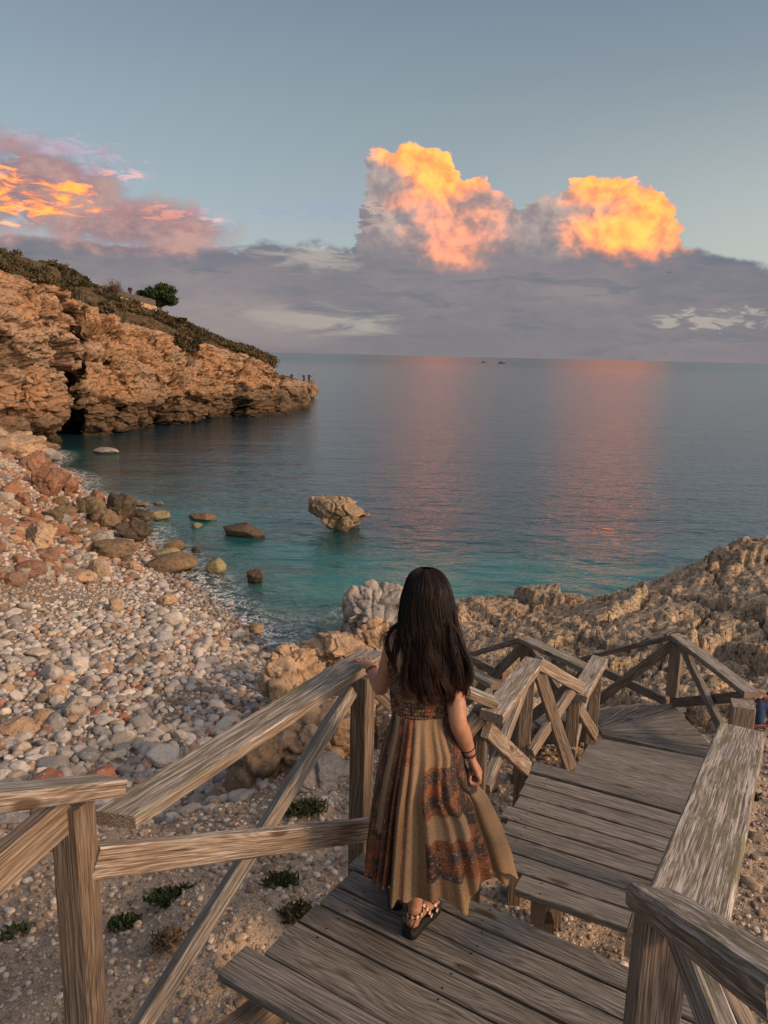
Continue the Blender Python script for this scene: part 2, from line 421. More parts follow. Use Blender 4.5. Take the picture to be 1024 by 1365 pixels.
pl = A0+axA*.72+ayA*.72; post('support_post', Vector((pl.x, pl.y, -.06)), -1.6, .09, M_POST, upper)
pl = A0+axA*1.7+ayA*.2; post('support_post', Vector((pl.x, pl.y, -.19)), -1.6, .09, M_POST, upper)

# middle landing
ZB = -.24
B0 = PZ(712, 1016, ZB); B1 = PZ(921, 1072, ZB); Bn = PZ(686, 1186, ZB)
axB = (B1-B0).normalized(); ayB = Vector((axB.y, -axB.x, 0))
nB = 9; depthB = (Bn-B0).dot(ayB); pitchB = depthB/(nB+.0)
middle = empty('wooden_landing', B0, 'weathered plank landing one step below the woman, between its two handrails', 'landing')
wb = WB()
offB = (PZ(640, 1160, ZB)-B0).dot(axB)
br0 = PZ(930, 1075, ZB); br1 = PZ(893, 1285, ZB)
for i in range(nB):
    f = (i+.5)/nB; c = B0+ayB*(pitchB*(i+.5)); l = offB*(f**1.15)+random.uniform(-.03, .03)
    if i == nB-1: l = (Bn-B0).dot(axB)
    zz = ZB-.02+(0.012 if i == 0 else 0)
    a = c+axB*l; b = c+axB*1.75; a.z = b.z = zz
    b = br0.lerp(br1, f)+axB*random.uniform(-.02, .02); b = c+axB*((b-c).dot(axB)); b.z = zz
    wb.bar(a, b, pitchB-.013, .042, bev=.005); screws(wb, a, b, axB, ayB, pitchB, (.12, 1.3-l*.5))
wb.build('decking', M_DECK, middle)
for s_ in (.12, .8):
    a = Bn+axB*s_ - ayB*.03; b = B0+axB*(s_+.15)+ayB*.05; a.z = b.z = ZB-.12
    bar('joist', a, b, .07, .14, M_POST, middle)
a = Bn+axB*.14-ayB*.12
post('support_post', Vector((a.x, a.y, ZB-.2)), -1.8, .09, M_POST, middle)
a = B0+axB*.25+ayB*.15
post('support_post', Vector((a.x, a.y, ZB-.2)), -2., .09, M_POST, middle)
a = A1-axA*.12-ayA*.10; a.z = -.15                 # short stringer seen at the foot of the right newel
b = Bn+axB*(.55); 
c0 = PT(846, 1262, 2.9); c1 = PT(862, 1195, 3.3)
bar('stringer', c0, c1, .07, .10, M_POST, middle)

# lower landing with fanned boards
ZC = -.62
C0 = PZ(778, 1016, ZC)
lower = empty('wooden_landing', PZ(860, 990, ZC), 'weathered lower landing whose boards fan out round the bend', 'landing')
wb = WB()
ca = PZ(776, 1012, ZC); cb = PZ(948, 1022, ZC)
nC = 6
inner_s, inner_e = PZ(768, 1030, ZC), PZ(792, 984, ZC)
outer_s, outer_e = PZ(920, 1085, ZC), PZ(950, 1012, ZC)
for i in range(nC):
    f = (i+.5)/nC
    a = inner_s.lerp(inner_e, f); b = outer_s.lerp(outer_e, f)
    w = (inner_e-inner_s).length/nC
    a.z = b.z = ZC-.02
    wb.bar(a-(b-a).normalized()*.02, b+(b-a).normalized()*.05, max(.10, (outer_e-outer_s).length/nC*.93), .04, bev=.004, tone=random.uniform(.4, .7))
pv = PZ(786, 975, ZC)
outer = [PZ(u, v, ZC) for u, v in ((950, 1012), (944, 994), (930, 974), (912, 954), (890, 938), (868, 940), (845, 943), (820, 946))]
pts = []
for i in range(len(outer)-1):
    for k in range(3): pts.append(outer[i].lerp(outer[i+1], k/3))
pts.append(outer[-1])
Vf, Ff, gcf, tf = [], [], [], []
for i in range(len(pts)-1):                                    # wedge boards
    a, b = pts[i], pts[i+1]; n0 = (a-pv).normalized(); q0 = pv+n0*.10; n1 = (b-pv).normalized(); q1 = pv+n1*.10
    m_ = (n0+n1).normalized(); side = Vector((-m_.y, m_.x, 0)); 
    if (b-a).dot(side) < 0: side = -side
    g_ = .005
    zt = ZC+random.uniform(-.004, .004)
    a2, b2 = a+side*g_, b-side*g_; q0b, q1b = q0+side*g_*.3, q1-side*g_*.3
    lj = m_*random.uniform(-.02, .03)
    n = len(Vf)
    for P_, zz in ((q0b, zt), (q1b, zt), (b2+lj, zt), (a2+lj, zt), (q0b, zt-.04), (q1b, zt-.04), (b2+lj, zt-.04), (a2+lj, zt-.04)):
        Vf.append((P_.x, P_.y, zz)); r_ = P_-pv; gcf.append((r_.dot(m_)+i*3.1, r_.dot(side)+i*1.7, zz+i)); 
    t_ = random.uniform(.35, .75); tf += [t_]*8
    for q in ((0, 1, 2, 3), (7, 6, 5, 4), (0, 4, 5, 1), (1, 5, 6, 2), (2, 6, 7, 3), (3, 7, 4, 0)): Ff.append([n+x for x in q])
wb.V += [Vector(v) for v in Vf]; wb.F4 += [tuple(wb.n+x for x in f) for f in Ff]; wb.gc += gcf; wb.tone += tf; wb.n += len(Vf)
wb.build('decking', M_DECK, lower)
for (u, v) in ((800, 1010), (930, 1000), (885, 945)):
    a = PZ(u, v, ZC-.05); post('support_post', Vector((a.x, a.y, ZC-.05)), -2.4, .09, M_POST, lower)

# flight going down to the left behind the railings
flight = empty('wooden_steps', PT(735, 985, 8.2), 'wooden steps going down toward the rocks, half hidden behind the crossed rails', 'steps')
ZD = -1.15
wb = WB()
q0 = PZ(800, 962, ZC-.22); q1 = PZ(640, 975, -2.0)
for i in range(11):
    f = i/10; c = q0.lerp(q1, f)
    dirn = (q1-q0); dirn.z = 0; dirn.normalize(); sdv = Vector((-dirn.y, dirn.x, 0))
    if sdv.y < 0: sdv = -sdv
    wb.bar(c-sdv*.05, c+sdv*.95, .22, .04)
wb.build('treads', M_DECK, flight)
for s_ in (0, .9):
    bar('stringer', q0+sdv*s_-Vector((0, 0, .1)), q1+sdv*s_-Vector((0, 0, .12)), .06, .18, M_POST, flight)
for f in (.1, .9):
    c = q0.lerp(q1, f)+sdv*.5; post('support_post', c-Vector((0, 0, .1)), c.z-1.6, .09, M_POST, flight)

# ------------------------------------------------------------------ railings
UP = (0, 0, 1)
def rail_obj(label, loc): return empty('railing', loc, label, 'railing', 'wooden railings along the steps')
# 1 left side of the landing (under the woman's left hand)
r = rail_obj('railing beside the woman, with the broad lichened handrail she rests her hand on', PT(300, 1300, 3.0))
cp = PT(484, 899, 3.76); 
post('post', cp, -1.0, .092, M_POST, r, yaw=.5, tone=.42)
lp = PT(96, 1066, 2.35)
post('post', lp, -1.4, .097, M_POST, r, yaw=.25, tone=.42)
h0 = PT(122+32, 1092, 2.50); h1 = PT(492, 868, 3.92)
bar('handrail', PT(152, 1093, 2.47), PT(497, 873, 3.80), .145, .05, M_RAIL, r, tone=.52, bev=.007, endskew=.35)
bar('lower_rail', PT(122, 1149, 2.42), PT(489, 1106, 3.74), .048, .105, M_RAIL, r, tone=.62)
bar('brace', PT(478, 905, 3.84), PT(182, 1378, 2.75), .055, .10, M_RAIL, r, tone=.50, up=(0, 1, .0))
# 2 far left
r = rail_obj('leftmost railing with a stout diagonal brace, running out of view', PT(20, 1200, 2.0))
bar('handrail', PT(146, 1047, 2.40), PT(-60, 1069, 1.80), .12, .05, M_RAIL, r, tone=.5)
bar('brace', PT(86, 1083, 2.33), PT(-70, 1215, 1.95), .055, .12, M_POST, r, tone=.78)
lq = PT(-75, 1080, 1.80); post('post', lq, -1.2, .097, M_POST, r)
# 3 from the woman's landing down to the middle one, behind her
r = rail_obj('short railing dropping behind the woman to the middle landing', PT(640, 1040, 4.2))
p2 = PT(641, 944, 4.20)
bar('handrail', PT(500, 872, 3.95), PT(659, 937, 4.15), .10, .045, M_RAIL, r, tone=.62)
post('post', p2, -1.6, .09, M_POST, r, yaw=.3, tone=.5)
bar('brace', PT(638, 955, 4.15), PT(560, 1050, 4.1), .05, .09, M_POST, r, tone=.75)
bar('brace', PT(490, 905, 3.95), PT(632, 1040, 4.3), .05, .09, M_POST, r, tone=.6)
# 4 left side of the middle landing
r = rail_obj('railing on the left edge of the middle landing, its pale broad handrail pointing away', PT(690, 1040, 5.0))
p3 = PT(704, 893, 5.15)
bar('handrail', PT(655, 956, 4.05), PT(712, 882, 5.15), .135, .05, M_RAIL, r, tone=.66, endskew=-.2)
post('post', p3, -1.5, .09, M_POST, r, yaw=.1, tone=.5)
bar('brace', PT(705, 895, 5.1), PT(648, 1052, 4.35), .05, .085, M_RAIL, r, tone=.6)
bar('brace', PT(648, 972, 4.15), PT(703, 1024, 4.95), .045, .095, M_RAIL, r, tone=.74)
# 5 step down to the lower landing
r = rail_obj('sloping railing with crossed braces where the middle landing steps down', PT(740, 1020, 5.4))
p4 = PT(766, 920, 5.55)
bar('handrail', PT(716, 883, 5.15), PT(774, 917, 5.55), .06, .085, M_RAIL, r, tone=.72)
post('post', p4, -1.7, .088, M_POST, r, yaw=.2, tone=.42)
bar('brace', PT(717, 891, 5.2), PT(760, 1024, 5.45), .045, .085, M_POST, r, tone=.55)
bar('brace', PT(763, 919, 5.5), PT(708, 1003, 5.2), .045, .08, M_RAIL, r, tone=.74)
# 6 left side of the lower landing
r = rail_obj('railing at the inner corner of the fanned landing with a short broad handrail', PT(790, 1010, 6.0))
p5 = PT(795, 893, 6.2)
bar('handrail', PT(770, 930, 5.5), PT(800, 879, 6.35), .135, .05, M_RAIL, r, tone=.66, endskew=-.2)
post('post', p5, -2.2, .09, M_POST, r, yaw=.2, tone=.42)
bar('brace', PT(789, 893, 6.2), PT(763, 1003, 5.6), .045, .08, M_RAIL, r, tone=.56)
bar('brace', PT(770, 943, 5.6), PT(793, 980, 6.1), .045, .09, M_POST, r, tone=.7)
# 7 outer side of the fan
r = rail_obj('outer railing round the bend with an arrow-shaped pair of braces under its peaked handrails', PT(903, 930, 7.3))
pf = PT(903, 856, 7.2)
post('post', pf, -2.4, .105, M_POST, r, yaw=.55, tone=.55)
bar('handrail', PT(902, 849, 7.2), PT(1003, 926, 5.85), .13, .045, M_RAIL, r, tone=.50)
q2 = PT(996, 934, 5.95); post('post', q2, -2.2, .095, M_POST, r, tone=.5)
bar('lower_rail', PT(899, 937, 7.15), PT(996, 928, 6.0), .045, .085, M_POST, r, tone=.48)
bar('brace', PT(908, 858, 7.1), PT(966, 980, 6.1), .045, .085, M_RAIL, r, tone=.48)
bar('handrail', PT(901, 848, 7.25), PT(735, 889, 8.9), .12, .05, M_RAIL, r, tone=.40)
bar('brace', PT(899, 857, 7.2), PT(797, 934, 7.7), .045, .09, M_POST, r, tone=.5)
bar('brace', PT(890, 935, 7.2), PT(772, 880, 8.6), .045, .09, M_RAIL, r, tone=.52)
p9 = PT(740, 892, 8.85); post('post', p9, -3.2, .10, M_POST, r, tone=.4)
# 8 lower flight, near rail
r = rail_obj('dark peaked railing of the lower steps seen just right of the long hair', PT(700, 930, 7.6))
pa = PT(703, 858, 7.3)
post('post', pa, -3.0, .10, M_POST, r, yaw=.5, tone=.42)
bar('handrail', PT(698, 852, 7.3), PT(786, 893, 6.5), .13, .045, M_RAIL, r, tone=.52)
bar('handrail', PT(698, 852, 7.3), PT(606, 879, 8.6), .12, .045, M_RAIL, r, tone=.42)
bar('brace', PT(699, 860, 7.3), PT(622, 936, 7.9), .045, .09, M_POST, r, tone=.45)
bar('brace', PT(705, 862, 7.3), PT(770, 960, 6.8), .045, .085, M_POST, r, tone=.45)
bar('brace', PT(782, 897, 6.6), PT(706, 958, 7.3), .045, .09, M_POST, r, tone=.42)
bar('brace', PT(606, 868, 8.4), PT(672, 901, 7.6), .045, .09, M_RAIL, r, tone=.55)
pb = PT(668, 905, 7.7); 
r = rail_obj('low railing end of the lowest steps, close to the woman\'s elbow', PT(640, 930, 8.0))
bar('handrail', PT(600, 880, 8.0), PT(662, 914, 7.2), .13, .05, M_RAIL, r, tone=.58)
post('post', PT(664, 922, 7.3), -3.0, .09, M_POST, r, tone=.4)
post('post', PT(600, 884, 8.1), -3.2, .09, M_POST, r, tone=.4)
# 9 right side of the middle landing
r = rail_obj('broad heavily grained handrail rising toward the viewer on the right of the landings', PT(930, 1200, 2.6))
bar('handrail', PT(911, 1232, 1.80), PT(989, 977, 3.35), .19, .052, M_RAIL, r, tone=.56, bev=.007)
q1_ = PT(991, 938, 3.62); post('post', q1_, -1.2, .10, M_RAIL, r, yaw=.3, tone=.52)
bar('brace', PT(905, 1235, 2.2), PT(985, 1030, 3.3), .05, .09, M_POST, r, tone=.5)
bar('brace', PT(984, 1010, 3.3), PT(938, 1290, 3.1), .05, .09, M_POST, r, tone=.55)
# 10 right newel and the handrail toward the camera
r = rail_obj('near right corner post with the thick grey handrail coming out toward the viewer', PT(880, 1360, 1.95))
nw = PT(885, 1207, 1.93); post('post', nw, -1.0, .115, M_POST, r, yaw=.15, tone=.62)
bar('handrail', PT(866, 1197, 1.93), PT(1085, 1345, 1.02), .12, .062, M_RAIL, r, tone=.46, bev=.012)
bar('brace', PT(904, 1235, 1.86), PT(975, 1420, 1.42), .05, .085, M_RAIL, r, tone=.46)
bar('brace', PT(925, 1255, 1.9), PT(1010, 1420, 1.8), .05, .08, M_POST, r, tone=.5)
# ------------------------------------------------------------------ ground form
CP = []
def cp(z, *uv, zone=0):
    for u, v in uv:
        p = PZ(u, v, z); CP.append((p.x, p.y, z, zone))
def cw(*pts):
    for x, y, z, zone in pts: CP.append((x, y, z, zone))
# dirt slope under the decks (zone 0)
cp(-1.25, (200, 1365), (60, 1320), (300, 1270)); cp(-1.3, (750, 1225), (600, 1200)); cp(-1.65, (100, 1180), (400, 1150), (0, 1230))
cp(-1.95, (60, 1120), (220, 1120), (350, 1100), (440, 1080)); cp(-1.1, (1015, 1330)); cp(-1.3, (1000, 1200)); cp(-1.5, (985, 1060)); cp(-1.6, (1010, 1010))
cw((0, 0, -1.0, 0), (-3, .5, -1.1, 0), (3, .5, -.8, 0), (0, -4, -.6, 0), (5, -4, -.3, 0), (-6, -4, -.8, 0), (6, 2.5, -1.2, 0), (9, 0, -1.2, 0), (-7, 2, -1.6, 0))
cp(-1.75, (640, 1060)); cp(-1.5, (700, 1100), (820, 1060))
# rock shelf (zone 2)
cp(-2.3, (560, 960), (640, 960), (470, 960)); cp(-2.0, (720, 950)); cp(-1.75, (850, 930), (960, 940)); cp(-1.75, (1024, 940))
cp(-3.0, (440, 905), (520, 880)); cp(-3.1, (620, 870)); cp(-2.9, (700, 860)); cp(-2.7, (790, 850)); cp(-2.2, (860, 890)); cp(-2.5, (910, 820)); cp(-1.95, (1000, 870))
cp(-2.3, (1024, 790)); cp(-3.5, (640, 805), (560, 830)); cp(-3.3, (740, 795)); cp(-3.9, (440, 868))
for i in range(len(CP)-18, len(CP)): CP[i] = CP[i][:3]+(2,)
ridge = [(478, 806, -3.5), (520, 792, -3.6), (600, 786, -3.6), (650, 784, -3.6), (700, 790, -3.9), (750, 782, -3.4), (850, 780, -3.2), (900, 762, -3.0), (960, 748, -2.8), (1024, 742, -2.6), (1100, 725, -2.4)]
for u, v, z in ridge:
    p = PZ(u, v, z); d = Vector((p.x, p.y, 0)).normalized()
    CP.append((p.x, p.y, z, 2))
    q = p+d*1.6; CP.append((q.x, q.y, -5.6, 2)); q = p+d*6; CP.append((q.x, q.y, -7.5, 2)); q = p+d*14; CP.append((q.x, q.y, -9, 2))
for u, v in ((462, 846), (464, 825), (425, 862)): cp(-5.4, (u, v), zone=2)
# pebble beach (zone 1)
cp(-2.75, (20, 1060), (140, 1070), (240, 1085), zone=1); cp(-3.2, (20, 930), (120, 960), (310, 1010), zone=1); cp(-3.7, (100, 860), (230, 900), (350, 950), zone=1)
cp(-3.4, (0, 820), zone=1); cp(-4.2, (120, 780), (230, 830), (300, 880), (370, 920), zone=1); cp(-4.65, (200, 775), (280, 830), (340, 880), zone=1)
cp(-5.0, (345, 852), (392, 905), (290, 806), (238, 772), (196, 722), (160, 690), (100, 655), (72, 620), zone=1)
cp(-5.35, (370, 835), (320, 785), (270, 745), (230, 715), (200, 680), (130, 640), (420, 880), zone=1)
cp(-6.2, (410, 800), (330, 710), (260, 650), (150, 618), zone=1); cp(-6.5, (110, 606), (180, 600), (85, 600), zone=1); cp(-5.4, (88, 630), zone=1); cp(-7.0, (100, 590), (160, 585), (230, 578), (300, 570), (380, 560), (130, 610), zone=1); cp(-8.5, (450, 640), (600, 740), (250, 600), (400, 600), zone=1)
# boulder slope at the left (zone 1, redder stones)
cp(-2.6, (0, 612), zone=1); cp(-4.2, (48, 610), zone=1); cp(-1.9, (-40, 600), zone=1); cp(-3.0, (0, 690), (30, 650), zone=1); cp(-3.9, (60, 720), (70, 670), zone=1); cp(-2.6, (-80, 780), zone=1); cp(-1.0, (-120, 650), zone=1)
cw((-22, 18, -.5, 0), (-30, 25, 3, 0), (-14, 12, -2.2, 1), (-14, 5, -1.6, 0), (-34, 40, 5, 0), (0, 75, -14, 1), (35, 60, -14, 1), (-25, 75, -11, 1), (60, 30, -14, 2), (22, 14, -3.2, 2), (24, 4, -2.2, 2), (45, 5, -5, 2), (40, 18, -6, 2))
CPA = np.array(CP); 
def _kern(A, B):
    d = np.sqrt(((A[:, None, :]-B[None, :, :])**2).sum(-1)); return d
_K = _kern(CPA[:, :2], CPA[:, :2]) + np.eye(len(CPA))*.0
_Kr = -_K + np.eye(len(CPA))*(-.12)
_P = np.c_[np.ones(len(CPA)), CPA[:, :2]]
_A = np.block([[_Kr, _P], [_P.T, np.zeros((3, 3))]])
_W = np.linalg.solve(_A, np.r_[CPA[:, 2], np.zeros(3)])
def base_h(X, Y):
    X = np.asarray(X, float).ravel(); Y = np.asarray(Y, float).ravel(); out = np.empty(len(X))
    for s in range(0, len(X), 40000):
        q = np.c_[X[s:s+40000], Y[s:s+40000]]
        out[s:s+40000] = -_kern(q, CPA[:, :2])@_W[:-3] + _W[-3] + q@_W[-2:]
    return out
def zones(X, Y):
    """smooth weights dirt / pebble / rock by inverse distance to the control points"""
    X = np.asarray(X, float).ravel(); Y = np.asarray(Y, float).ravel(); out = np.zeros((len(X), 3))
    Z = CPA[:, 3].astype(int)
    for s in range(0, len(X), 40000):
        q = np.c_[X[s:s+40000], Y[s:s+40000]]
        r = np.sqrt(q[:, 0]**2+q[:, 1]**2)[:, None]
        w = 1/(_kern(q, CPA[:, :2])+.02*r+.1)**4
        for k in range(3): out[s:s+40000, k] = w[:, Z == k].sum(1)
    return out/out.sum(1, keepdims=True)
def land_h(X, Y, full=True):
    X = np.asarray(X, float).ravel(); Y = np.asarray(Y, float).ravel()
    z = base_h(X, Y); w = zones(X, Y)
    P = np.c_[X, Y, np.zeros(len(X))]
    wp = P+np.c_[fbm(P*.5, 3, 5), fbm(P*.5, 3, 9), np.zeros(len(X))]*.9
    wobble = fbm(P*.35, 2, 31)*.25
    rk = sstep(.42, .75, w[:, 2]+wobble*.6); pb = sstep(.35, .65, w[:, 1]+wobble*.5)*(1-rk)
    dirt = np.clip(1-rk-pb, 0, 1)
    Q = wp.copy(); Q[:, 2] = z*.25
    F1, F2, idc, off = voro(Q*.62, 3)
    e = F2-F1
    rock = -.22+(idc-.5)*.50 - .42*(1-sstep(.0, .06, e))
    rock += off[:, 0]*(-.22)*(idc-.3)+off[:, 1]*.20*(idc-.5)          # tilted block tops
    R2 = wp*1.0+np.c_[fbm(P*2, 2, 3), fbm(P*2, 2, 4), P[:, 2]]*.25
    G1, G2, idb, of2 = voro(R2*1.7, 23)
    rock += (idb-.5)*.13 +of2[:, 1]*.14*(idb-.4) - .11*(1-sstep(.0, .08, G2-G1))
    H1, H2, idd, _ = voro(P*4.6+np.c_[fbm(P*5, 2, 3), fbm(P*5, 2, 4), P[:, 2]]*.5, 43)
    rock += (idd-.5)*.05-.035*(1-sstep(0, .12, H2-H1))
    rock += fbm(P*.40, 3, 71)*.30 + fbm(P*3.1, 4, 51, .6)*.055 + np.minimum(0, fbm(P*9, 3, 61, .6)+.15)*.11
    rfade = sstep(-7.5, -4.8, z)
    dz = dirt*(fbm(P*1.1, 4, 81)*.10+fbm(P*6, 3, 82)*.03+np.maximum(0, fbm(P*.9, 3, 83))*.20) + pb*(fbm(P*1.3, 3, 91)*.06+fbm(P*9, 2, 92)*.02)
    z2 = z+dz*np.where(z < -4.8, .4, 1)+rk*rock*(.25+.75*rfade)
    # keep rock below the decks
    return z2, np.c_[dirt, pb, rk], e
def make_ground():
    nt, nr = 900, 950
    th = np.radians(np.linspace(-62, 62, nt)); r = 1.0*np.exp(np.linspace(0, math.log(64.), nr))
    RR, TT = np.meshgrid(r, th, indexing='ij')
    X = (RR*np.sin(TT)).ravel(); Y = (RR*np.cos(TT)).ravel()-.6
    z, w, e = land_h(X, Y)
    me = mesh_np('ground', np.c_[X, Y, z], grid_faces(nr, nt), {'zone': w})
    return me
def ground_material():
    m, g = material('shore_ground')
    pos = g.n('ShaderNodeNewGeometry').outputs['Position']
    zs = g.n('ShaderNodeSeparateXYZ', {'Vector': g.attr('zone')}).outputs
    pz = g.n('ShaderNodeSeparateXYZ', {'Vector': pos}).outputs[2]
    n1 = g.noise(pos, 1.1, 6., .62); n2 = g.noise(pos, 7., 6., .65); n3 = g.noise(pos, 34., 4., .65); n0 = g.noise(pos, .35, 4., .55)
    # limestone
    rc = g.mix(g.ss(n1, .36, .64), (.50, .39, .26), (.34, .28, .205))
    rc = g.mix(g.m('MULTIPLY', g.ss(n0, .45, .62), .55), rc, (.40, .285, .175))
    rc = g.mix(g.m('MULTIPLY', g.ss(n2, .52, .66), .6), rc, (.62, .51, .37))
    rc = g.mix(g.m('MULTIPLY', g.ss(n2, .47, .36), .85), rc, (.075, .058, .042))  # pits and crevices darkened: their shade is put into the colour
    rc = g.mix(g.m('MULTIPLY', g.ss(n3, .45, .36), .6), rc, (.10, .085, .07))
    wet = g.m('MULTIPLY', g.ss(g.m('ADD', pz, g.m('MULTIPLY', n1, .7)), -4.15, -4.75), .8)
    rc = g.mix(wet, rc, (.055, .045, .03))
    # dirt with grit
    vg = g.n('ShaderNodeTexVoronoi', {'Vector': pos, 'Scale': 21.}); vd = vg.outputs['Distance']; vc = vg.outputs['Color']
    vcs = g.n('ShaderNodeSeparateColor', {'Color': vc}).outputs
    vg2 = g.n('ShaderNodeTexVoronoi', {'Vector': pos, 'Scale': 60.}); v2 = g.n('ShaderNodeSeparateColor', {'Color': vg2.outputs['Color']}).outputs
    dc = g.mix(g.ss(n1, .38, .62), (.42, .32, .22), (.28, .22, .16))
    chip = g.m('MULTIPLY', g.ss(vd, .42, .26), g.ss(vcs[0], .30, .36))
    dc = g.mix(chip, dc, g.mix(vcs[1], (.54, .46, .36), (.21, .165, .12)))
    chip2 = g.m('MULTIPLY', g.ss(vg2.outputs['Distance'], .5, .3), g.ss(v2[0], .25, .32))
    dc = g.mix(g.m('MULTIPLY', chip2, .8), dc, g.mix(v2[1], (.54, .47, .38), (.12, .09, .065)))
    dc = g.mix(g.m('MULTIPLY', g.ss(n0, .42, .58), .3), dc, (.36, .30, .24))
    # gravel between the beach stones
    pc = g.mix(g.ss(n1, .4, .6), (.15, .125, .10), (.21, .16, .12))
    pc = g.mix(g.m('MULTIPLY', chip, .8), pc, g.mix(vcs[1], (.40, .36, .32), (.20, .13, .09)))
    pc = g.mix(g.m('MULTIPLY', chip2, .7), pc, g.mix(v2[1], (.42, .39, .36), (.12, .09, .07)))
    pc = g.mix(g.m('MULTIPLY', g.m('MULTIPLY', g.ss(pz, -4.6, -4.95), g.ss(pz, -5.35, -5.05)), .45), pc, (.09, .08, .07))
    pc = g.mix(g.m('MULTIPLY', g.ss(pz, -5.05, -5.4), .6), pc, (.40, .38, .33))
    c = g.mix(g.ss(zs[1], .25, .75), dc, pc)
    c = g.mix(g.ss(g.m('ADD', zs[2], g.m('MULTIPLY', g.m('SUBTRACT', n2, .5), .8)), .3, .62), c, rc)
    h = g.m('ADD', g.m('MULTIPLY', n2, .055), g.m('MULTIPLY', n3, .016))
    h = g.m('ADD', h, g.m('MULTIPLY', g.m('ADD', g.m('MULTIPLY', chip, .5), g.m('MULTIPLY', chip2, .25)), .02))
    pit = g.ss(g.noise(pos, 17., 4., .7), .46, .34)
    h = g.m('SUBTRACT', h, g.m('MULTIPLY', g.m('MULTIPLY', pit, zs[2]), .05))
    finish(g, c, g.m('SUBTRACT', .9, g.m('MULTIPLY', wet, .35)), g.bump(h, .9, 1.), .25)
    return m
M_GROUND = ground_material()
gm = make_ground()
tag(link('ground', gm, M_GROUND), kind='structure')
def hz(x, y):
    z, _, _ = land_h(np.array([x]), np.array([y])); return float(z[0])

# ------------------------------------------------------------------ sea
def make_sea():
    nt, nr = 620, 900
    th = np.radians(np.linspace(-70, 70, nt)); r = 9*np.exp(np.linspace(0, 1, nr)**1.15*math.log(30000/9.))
    RR, TT = np.meshgrid(r, th, indexing='ij')
    X = (RR*np.sin(TT)).ravel(); Y = (RR*np.cos(TT)).ravel()
    near = RR.ravel() < 75
    dep = np.full(len(X), 8.0)
    dep[near] = SEA-base_h(X[near], Y[near])
    dep = np.where(near, np.clip(dep, -2, 8), 8)
    fade = sstep(75, 60, RR.ravel()); dep = dep*fade+8*(1-fade)
    P = np.c_[X, Y, np.zeros(len(X))]
    f = sstep(60, 30, RR.ravel()); z = np.full(len(X), SEA)
    z[near] += f[near]*(fbm(P[near]*np.array([.9, 1.5, 1]), 3, 7)*.05)
    return mesh_np('sea', np.c_[X, Y, z], grid_faces(nr, nt), {'depth': dep})
def sea_material():
    m, g = material('sea_water')
    pos = g.n('ShaderNodeNewGeometry').outputs['Position']
    dep = g.attr('depth', 'Fac')
    sp = g.n('ShaderNodeSeparateXYZ', {'Vector': pos}).outputs
    dist = g.n('ShaderNodeVectorMath', {0: pos}, operation='LENGTH').outputs['Value']
    n1 = g.noise(g.mapv(pos, (.16, .24, 1)), 1., 4., .55)
    dw = g.m('ADD', g.m('ADD', dep, g.ss(dist, 17., 46., 0., 6.)), g.m('MULTIPLY', g.m('SUBTRACT', n1, .5), 3.2))
    col = g.ramp(g.m('DIVIDE', dw, 8.), [(0., (.14, .27, .24)), (.12, (.085, .33, .295)), (.45, (.022, .19, .185)), (.75, (.010, .07, .08)), (1., (.010, .036, .048))])
    n2 = g.noise(g.mapv(pos, (.4, .6, 1), (4, 2, 0)), 1., 5., .6)
    col = g.mix(g.m('MULTIPLY', g.m('MULTIPLY', g.ss(n2, .5, .62), g.ss(dep, 4.5, 1.)), .5), col, (.03, .05, .035))
    # short wind waves at several scales, all real world lengths
    rip = g.noise(g.mapv(pos, (2.2, 3.9, 1), (0, 0, 0), (0, 0, .15)), 1., 3., .5, 1.2)
    chop = g.noise(g.mapv(pos, (.55, 1.15, 1), (0, 0, 0), (0, 0, -.12)), 1., 3., .45, .8)
    swell = g.noise(g.mapv(pos, (.05, .22, 1), (0, 0, 0), (0, 0, .1)), 1., 3., .45, .3)
    big = g.noise(g.mapv(pos, (.008, .045, 1)), 1., 3., .5)
    h = g.m('ADD', g.m('ADD', g.m('MULTIPLY', rip, .050), g.m('MULTIPLY', chop, .12)), g.m('MULTIPLY', swell, .30))
    nrm = g.bump(h, .8, 1.)
    rough = g.m('ADD', .07, g.m('MULTIPLY', g.ss(dist, 30., 900.), .16))
    pr = g.n('ShaderNodeBsdfPrincipled', {'Base Color': col, 'Roughness': rough, 'IOR': 1.42, 'Specular IOR Level': 1.0, 'Normal': nrm})
    # foam laps at the very edge
    fn = g.noise(pos, 3.2, 5., .7); ff = g.noise(pos, 14., 3., .7)
    foam = g.m('MULTIPLY', g.m('MULTIPLY', g.ss(dep, .50, .02), g.ss(fn, .46, .56)), g.ss(ff, .42, .56))
    fo = g.n('ShaderNodeBsdfDiffuse', {'Color': (.62, .66, .66, 1)})
    gl = g.n('ShaderNodeBsdfGlossy', {'Color': (1, 1, 1, 1), 'Roughness': .06, 'Normal': nrm})
    tr = g.n('ShaderNodeBsdfTransparent', {'Color': (.74, .92, .88, 1)})
    fr = g.n('ShaderNodeFresnel', {'IOR': 1.333, 'Normal': nrm})
    sh = g.n('ShaderNodeMixShader', {0: fr.outputs[0], 1: tr.outputs[0], 2: gl.outputs[0]})
    k = g.m('SUBTRACT', 1., g.m('EXPONENT', g.m('MULTIPLY', g.m('ADD', g.m('MAXIMUM', dep, 0.), g.ss(dist, 30., 50., 0., 12.)), -.55)))
    a = g.n('ShaderNodeMixShader', {0: k, 1: sh.outputs[0], 2: pr.outputs[0]})
    b = g.n('ShaderNodeMixShader', {0: foam, 1: a.outputs[0], 2: fo.outputs[0]})
    g.n('ShaderNodeOutputMaterial', {'Surface': b.outputs[0]})
    return m
tag(link('sea', make_sea(), sea_material()), kind='structure')

